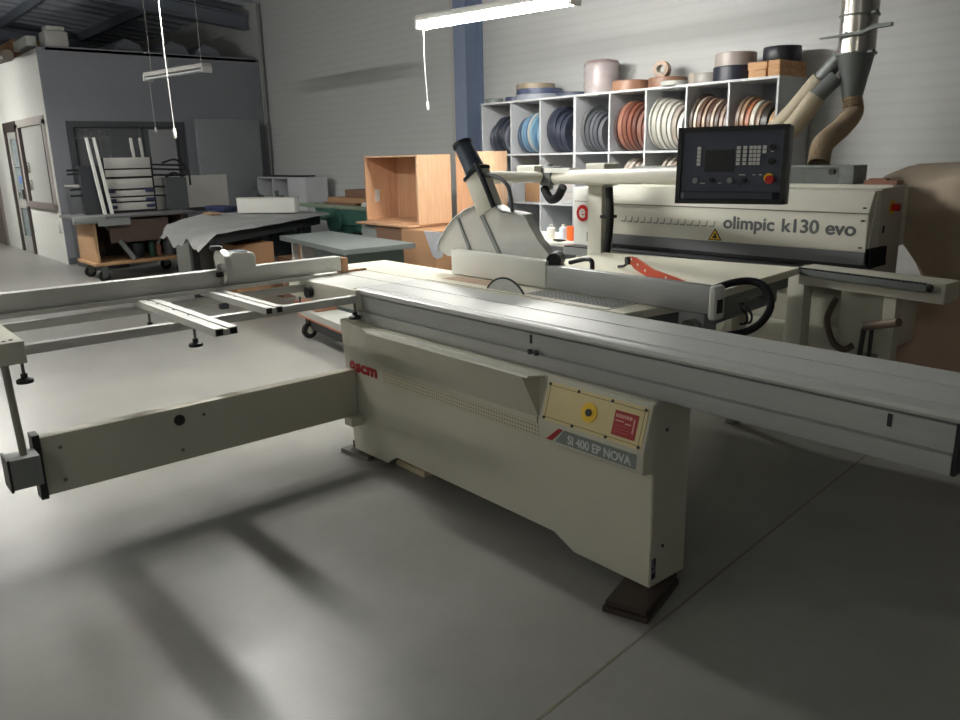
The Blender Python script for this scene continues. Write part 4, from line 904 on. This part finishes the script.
centred(B().box(-8.68,-8.1,5.45,5.55,.931,.965,bev=.006).box(-8.66,-8.12,5.46,5.54,.965,.98),'white_tray',WHITEP,'flat white tray on the front edge of the planer','tray')

# small white open shelf on the far bench
ws = thing('open_white_shelf', 'small white open shelf unit by the rear wall at the far left', 'shelf unit', (-12.0, 6.3, 0))
for x in (-13.0,-12.45,-11.9,-11.32): B().box(x-.015,x+.015,6.12,6.5,.5 if x != -11.32 else 0,1.24).obj('side_board', SHELF, ws)
for z in (.5,.92,1.24): B().box(-13.0,-11.32,6.12,6.5,z-.012,z+.012).obj('shelf_board', SHELF, ws)
B().box(-11.9,-11.32,6.11,6.119,.512,1.228).obj('white_door', SHELF, ws)
B().box(-13.0,-11.32,6.49,6.5,.5,1.24).obj('back_board', GREY, ws)
for x in (-12.98,-11.9): B().box(x-.02,x+.02,6.15,6.2,0,.488).obj('leg', DGREY, ws)
centred(B().box(-12.9,-11.5,6.15,6.4,1.253,1.275), 'wooden_batten', DARK, 'thin dark slat on top of the small white shelf unit', 'slat')

# ================================================================ table under a grey sheet
dt = thing('sheeted_table', 'large dark table draped with a grey sheet at the left rear', 'table', (-9.4, 4.2, 0))
def sh_poly(pts, z0, n_sub=6):
    return B().prism(pts, 'z', z0-.008, z0)
top_pts = [(-9.05,3.11),(-7.75,3.10),(-9.25,5.25),(-10.31,5.33),(-12.3,4.96)]
b = B(); N = 26
def bil(u, v):
    a, c2_, d_, e_2 = Vector((-9.05,3.11,0)), Vector((-7.75,3.10,0)), Vector((-9.25,5.25,0)), Vector((-11.65,4.9,0))
    return a*(1-u)*(1-v)+c2_*u*(1-v)+d_*u*v+e_2*(1-u)*v
gv = [[None]*(N+1) for _ in range(N+1)]
for i in range(N+1):
    for j in range(N+1):
        u, v = -.04+1.07*i/N, -.10+1.12*j/N; p = bil(u, v)
        z = .853+.004*math.sin(9*p.x+4*p.y)+.003*math.sin(13*p.y)
        e = max(0, .02-v)/.12; z -= .13*e*(1+.35*math.sin(p.x*9)+.2*math.sin(p.x*21))
        e = max(0, .0-u)/.04; z -= .05*e
        e = max(0, u-1.0)/.03; z -= .03*e
        gv[i][j] = b.bm.verts.new((p.x, p.y, z))
for i in range(N):
    for j in range(N): b.bm.faces.new((gv[i][j], gv[i+1][j], gv[i+1][j+1], gv[i][j+1]))
tag(b.obj('grey_sheet', GSHEET), 'wrinkled grey sheet draped over the dark table with a hanging front edge', 'sheet')
B().prism([(-9.0,3.2),(-7.85,3.16),(-9.3,5.2),(-11.55,4.85)],'z',.70,.838).obj('table_body', mat('near_black_body',(40,42,44),.6), dt)
for x, y in ((-8.9,3.35),(-8.1,3.3),(-9.3,5.0),(-11.3,4.85)): B().box(x-.04,x+.04,y-.04,y+.04,0,.70).obj('table_leg', DARK, dt)
centred(B().box(-9.05,-8.45,3.62,4.1,0,.62,bev=.004),'brown_carton',CARD,'brown carton standing under the sheeted table','carton')
centred(B().box(-9.75,-9.15,3.45,3.9,0,.66,bev=.004),'grey_bin',mat('grey_bin_plastic',(112,114,108),.5),'grey box under the left end of the sheeted table','box')
centred(B().box(-8.4,-8.2,4.05,4.5,0,.38,bev=.01).box(-8.4,-8.05,4.1,4.5,.381,.46,bev=.01),'brown_crate',CARDD,'low brown crate under the sheeted table, right of the carton','crate')
wbx = thing('white_box', 'white upright panel box standing on the sheeted table', 'box', (-9.6, 4.75, .86))
Mw = Matrix.Translation((-9.66, 4.64, .866)) @ Matrix.Rotation(R_(38), 4, 'Z')
B().box(-.40,.40,-.03,.12,0,.185,M=Mw,bev=.004).obj('box_body', WHITEP, wbx)
B().box(-.41,.41,-.034,.124,.186,.196,M=Mw,bev=.002).obj('box_lid', PALW, wbx)
centred(B().box(-11.0,-10.35,4.35,4.6,.868,.93,bev=.02),'navy_bag',NAVY,'navy blue clamp case on the sheeted table before the white panel','case')
centred(B().box(-10.2,-9.9,4.0,4.12,.868,.885,bev=.004),'wood_strip',CARD,'short brown wood strip lying on the sheeted table','wood strip')
# tall pale sheet standing behind and pale board on the office front
b = B().box(-11.92,-11.90,3.98,5.1,.866,1.33)
pb = centred(b,'large_sheet_board',PALW,'large pale grey panel standing behind the sheeted table','panel')
centred(B().box(-13.3,-13.26,5.24,6.36,0,2.2,bev=.003),'grey_board',mat('grey_leaning_board',(132,134,138),.6),'tall grey board standing against the office front, right of its window','board')
tk = thing('panel_trestle', 'dark trestle carrying the large pale panel', 'trestle', (-11.93, 4.6, 0))
B().box(-11.97,-11.85,4.32,5.1,.81,.865).obj('beam', DARK, tk)
for y in (4.4,5.0): B().box(-11.96,-11.86,y-.03,y+.03,0,.81).obj('leg', DARK, tk)
for k,(x,y) in enumerate(((-12.6,5.9),(-12.2,5.75),(-11.8,5.9))):
    t=thing('router_head', ['dark router jig nearest the corner on the far floor bench','dark router jig in the middle of the far group','dark router jig nearest the white shelf unit'][k],'tool',(x,y,0),'dark jigs by the rear corner')
    B().box(x-.2,x+.2,y-.1,y+.1,0,.75).obj('stand',DARK,t)
    B().box(x-.15,x+.15,y-.08,y+.08,.751,.86).cyl((x-.08,y,.86),(x-.08,y,1.05),.03,n=12).cyl((x+.07,y,.86),(x+.07,y,.98),.04,n=12).obj('head',DGREY,t)

# ================================================================ wheeled workbench with frame press
ca = thing('wheeled_workbench', 'brown chipboard workbench on castors before the office window', 'workbench', (-11.5, 3.4, 0))
B().box(-12.0,-11.05,2.72,4.25,.83,.865,bev=.004).obj('bench_top', mat('dark_grey_top',(98,98,98),.55), ca)
B().box(-11.12,-11.04,2.66,3.05,.78,.872,bev=.01).obj('corner_vice', GREY, ca)
B().box(-11.95,-11.10,2.86,4.15,.22,.26,bev=.003).obj('base_board', CHIP, ca)
B().box(-11.95,-11.12,2.90,2.935,.26,.83).obj('end_board', mat('oak_end_board',(176,140,104),.6,noise=.12), ca)
B().box(-11.95,-11.6,2.94,2.96,.26,.83).box(-11.95,-11.12,4.06,4.09,.26,.83).box(-11.95,-11.92,2.94,4.06,.26,.83).obj('inner_boards', mat('dark_inner_board',(78,62,52),.7), ca)
B().box(-11.25,-11.2,3.12,3.9,.50,.80).obj('drawer_front', mat('brown_drawer',(94,76,66),.6), ca)
B().box(-11.07,-11.03,2.95,3.35,.74,.829).obj('vice_jaw', GREY, ca)
B().tube([(-11.3,3.12,.74),(-11.15,3.38,.27)], .035, n=12).obj('cardboard_tube', GREY, ca)
for x in (-11.85,-11.2):
    for y in (2.98,4.02):
        c = B().cyl((x-.015,y,.075),(x+.015,y,.075),.075,n=20).obj('castor', BLACKR, ca)
        B().box(x-.03,x-.018,y-.03,y+.05,.07,.219).box(x+.018,x+.03,y-.03,y+.05,.07,.219).cyl((x-.02,y,.075),(x+.02,y,.075),.03,n=12).obj('castor_fork', STEELD, c)
for i,(y,r,h,mm,lb) in enumerate(((3.50,.10,.20,DARK,'dark grey bucket on the lower shelf of the wheeled workbench'),(3.70,.045,.22,mat('green_bottle',(40,84,60),.4),'green bottle on the lower shelf of the wheeled workbench'),(3.79,.04,.17,BROWNP,'small brown bottle beside the green one on the lower shelf'),(3.94,.08,.24,DGREY,'grey canister at the right end of the lower shelf'))):
    t=thing('bottle' if i in(1,2) else ('bucket' if i==0 else 'canister'),lb,'bottle' if i in(1,2) else ('bucket' if i==0 else 'canister'),(-11.4,y,.261),'containers on the wheeled workbench shelf')
    B().lathe([(.001,0),(r*.9,0),(r,h*.7),(r*.8 if i else r,h*.85),(r*.4 if i else r,h),(.001,h)],(-11.4,y,.261),(0,0,1),n=20).obj('container_body',mm,t)
    if i: B().cyl((-11.4,y,.261+h),(-11.4,y,.285+h),r*.42,n=14).obj('cap',CARD if i==1 else WHITEP,t)
# frame press with pale slats standing on the workbench
fp = thing('frame_press', 'black framed press with pale horizontal slats standing on the wheeled workbench', 'press', (-11.6, 3.5, .866))
for y in (3.02,3.11): B().prism([(y+.12,.866),(y+.16,.866),(y+.05,1.86),(y+.02,1.86)],'x',-11.46,-11.42).obj('front_upright', WHITEP, fp)
for y in (3.70,3.82): B().prism([(y-.01,1.4),(y+.02,1.4),(y-.01,1.86),(y-.04,1.86)],'x',-11.66,-11.62).obj('rear_upright', PALW, fp)
for i,(z0,z1) in enumerate(((1.46,1.60),(1.35,1.44),(1.19,1.32),(1.09,1.165),(1.02,1.07),(.90,1.0))):
    B().box(-11.55,-11.52,3.26,3.86,z0,z1,bev=.003).obj('pale_slat', PALW, fp)
B().box(-11.60,-11.57,3.20,3.90,.87,1.60).obj('press_frame', BLACK, fp)
for z in (1.16,1.04,.95): 
    B().box(-11.52,-11.47,3.22,3.34,z-.02,z+.02,bev=.006).obj('clamp_block', NAVY, fp); B().box(-11.52,-11.47,3.74,3.86,z-.02,z+.02,bev=.006).obj('clamp_block', NAVY, fp)
for z in (1.45,1.4,1.2,1.12): B().cyl((-11.6,2.80,z),(-11.6,3.19,z+.01),.014,n=8).obj('clamp_rod', BLACK, fp)
for z in (1.5,1.44,1.36,1.2,1.08): B().cyl((-11.6,3.91,z),(-11.6,4.36,z-.02),.014,n=8).obj('clamp_rod', BLACK, fp)
B().tube([(-11.6,4.05,1.52),(-11.6,4.25,1.56),(-11.6,4.4,1.42),(-11.6,4.42,1.2)],.015,n=8).obj('bent_arm', BLACK, fp)
B().tube([(-11.6,4.05,1.3),(-11.6,4.2,1.38),(-11.6,4.35,1.3)],.015,n=8).obj('bent_arm', BLACK, fp)
B().box(-11.68,-11.55,2.95,3.2,.87,1.5).obj('dark_gearbox', DARK, fp)
B().box(-11.70,-11.55,4.05,4.35,.87,1.32).obj('dark_gearbox', mat('dark_grey_casting',(70,74,76),.6), fp)
# grey cabinet between the bench and the office corner
centred(B().box(-13.4,-12.5,3.2,3.7,0,1.2,bev=.004),'dark_cupboard',mat('dark_cupboard_grey',(70,72,76),.6),'dark cupboard between the office corner and the wheeled workbench','cupboard')
centred(B().box(-13.42,-12.48,3.18,3.72,1.2005,1.225,bev=.003),'cupboard_board',PALW,'pale board lying on the dark cupboard','board')

# stored things on the office roof
centred(B().box(-14.1,-13.75,3.3,3.62,3.2405,3.47,bev=.01).box(-14.05,-13.8,3.34,3.6,3.4705,3.55,bev=.02),'paper_bundle',PALW,'crumpled white bundle at the corner of the office roof','bundle')
centred(B().box(-15.2,-14.3,3.16,3.3,3.305,3.45,bev=.004),'white_slab',WHITEP,'white slab lying on the office side wall','slab')
centred(B().box(-16.9,-15.9,3.3,3.8,3.2405,3.6,bev=.01),'carton',CARD,'brown carton on the office roof at the far left','carton')
for k,(y,z,x0,x1) in enumerate(((4.3,3.30,-15.5,-13.9),(5.0,3.28,-15.2,-13.8),(5.6,3.32,-15.0,-13.9))):
    centred(B().prism([(y,3.2405),(y+.5,3.2405),(y+.42,3.2405+.14),(y+.2,3.2405+.22),(y+.05,3.2405+.1)],'x',x0,x1,bev=.01),'stored_bundle',mat('stored_grey_%s'%'abc'[k],(96+10*k,100+10*k,106+10*k),.7),['grey bundle on the office roof nearest its corner','grey bundle in the middle of the office roof','pale grey bundle on the office roof nearest the rear wall'][k],'bundle','bundles on the office roof')
ob = B().cyl((-13.55,2.45,3.02),(-13.2,2.75,3.02),.0,n=4) if False else None
pp = thing('wall_pipe', 'short brown-grey pipe end hanging high at the far left', 'pipe', (-14.2, 2.4, 3.0))
B().cyl((-16.5,2.2,3.02),(-13.2,2.66,3.02),.08,n=20).obj('pipe_body', mat('pipe_brown_grey',(120,112,98),.5), pp)
for x, y in ((-16,2.27),(-14.2,2.52)): B().tube([(x,y,3.08),(x,y,z_at(y)+.05)],.008,n=6).obj('pipe_hanger', STEELD, pp)
# rainwater pipe in the rear corner
struct(B().cyl((-13.42,6.6,0),(-13.42,6.6,4.1),.03,n=14), 'trim_30', GREY)
struct(B().box(-8.16,-7.98,6.55,6.64,0,4.1), 'trim_31', PALW)
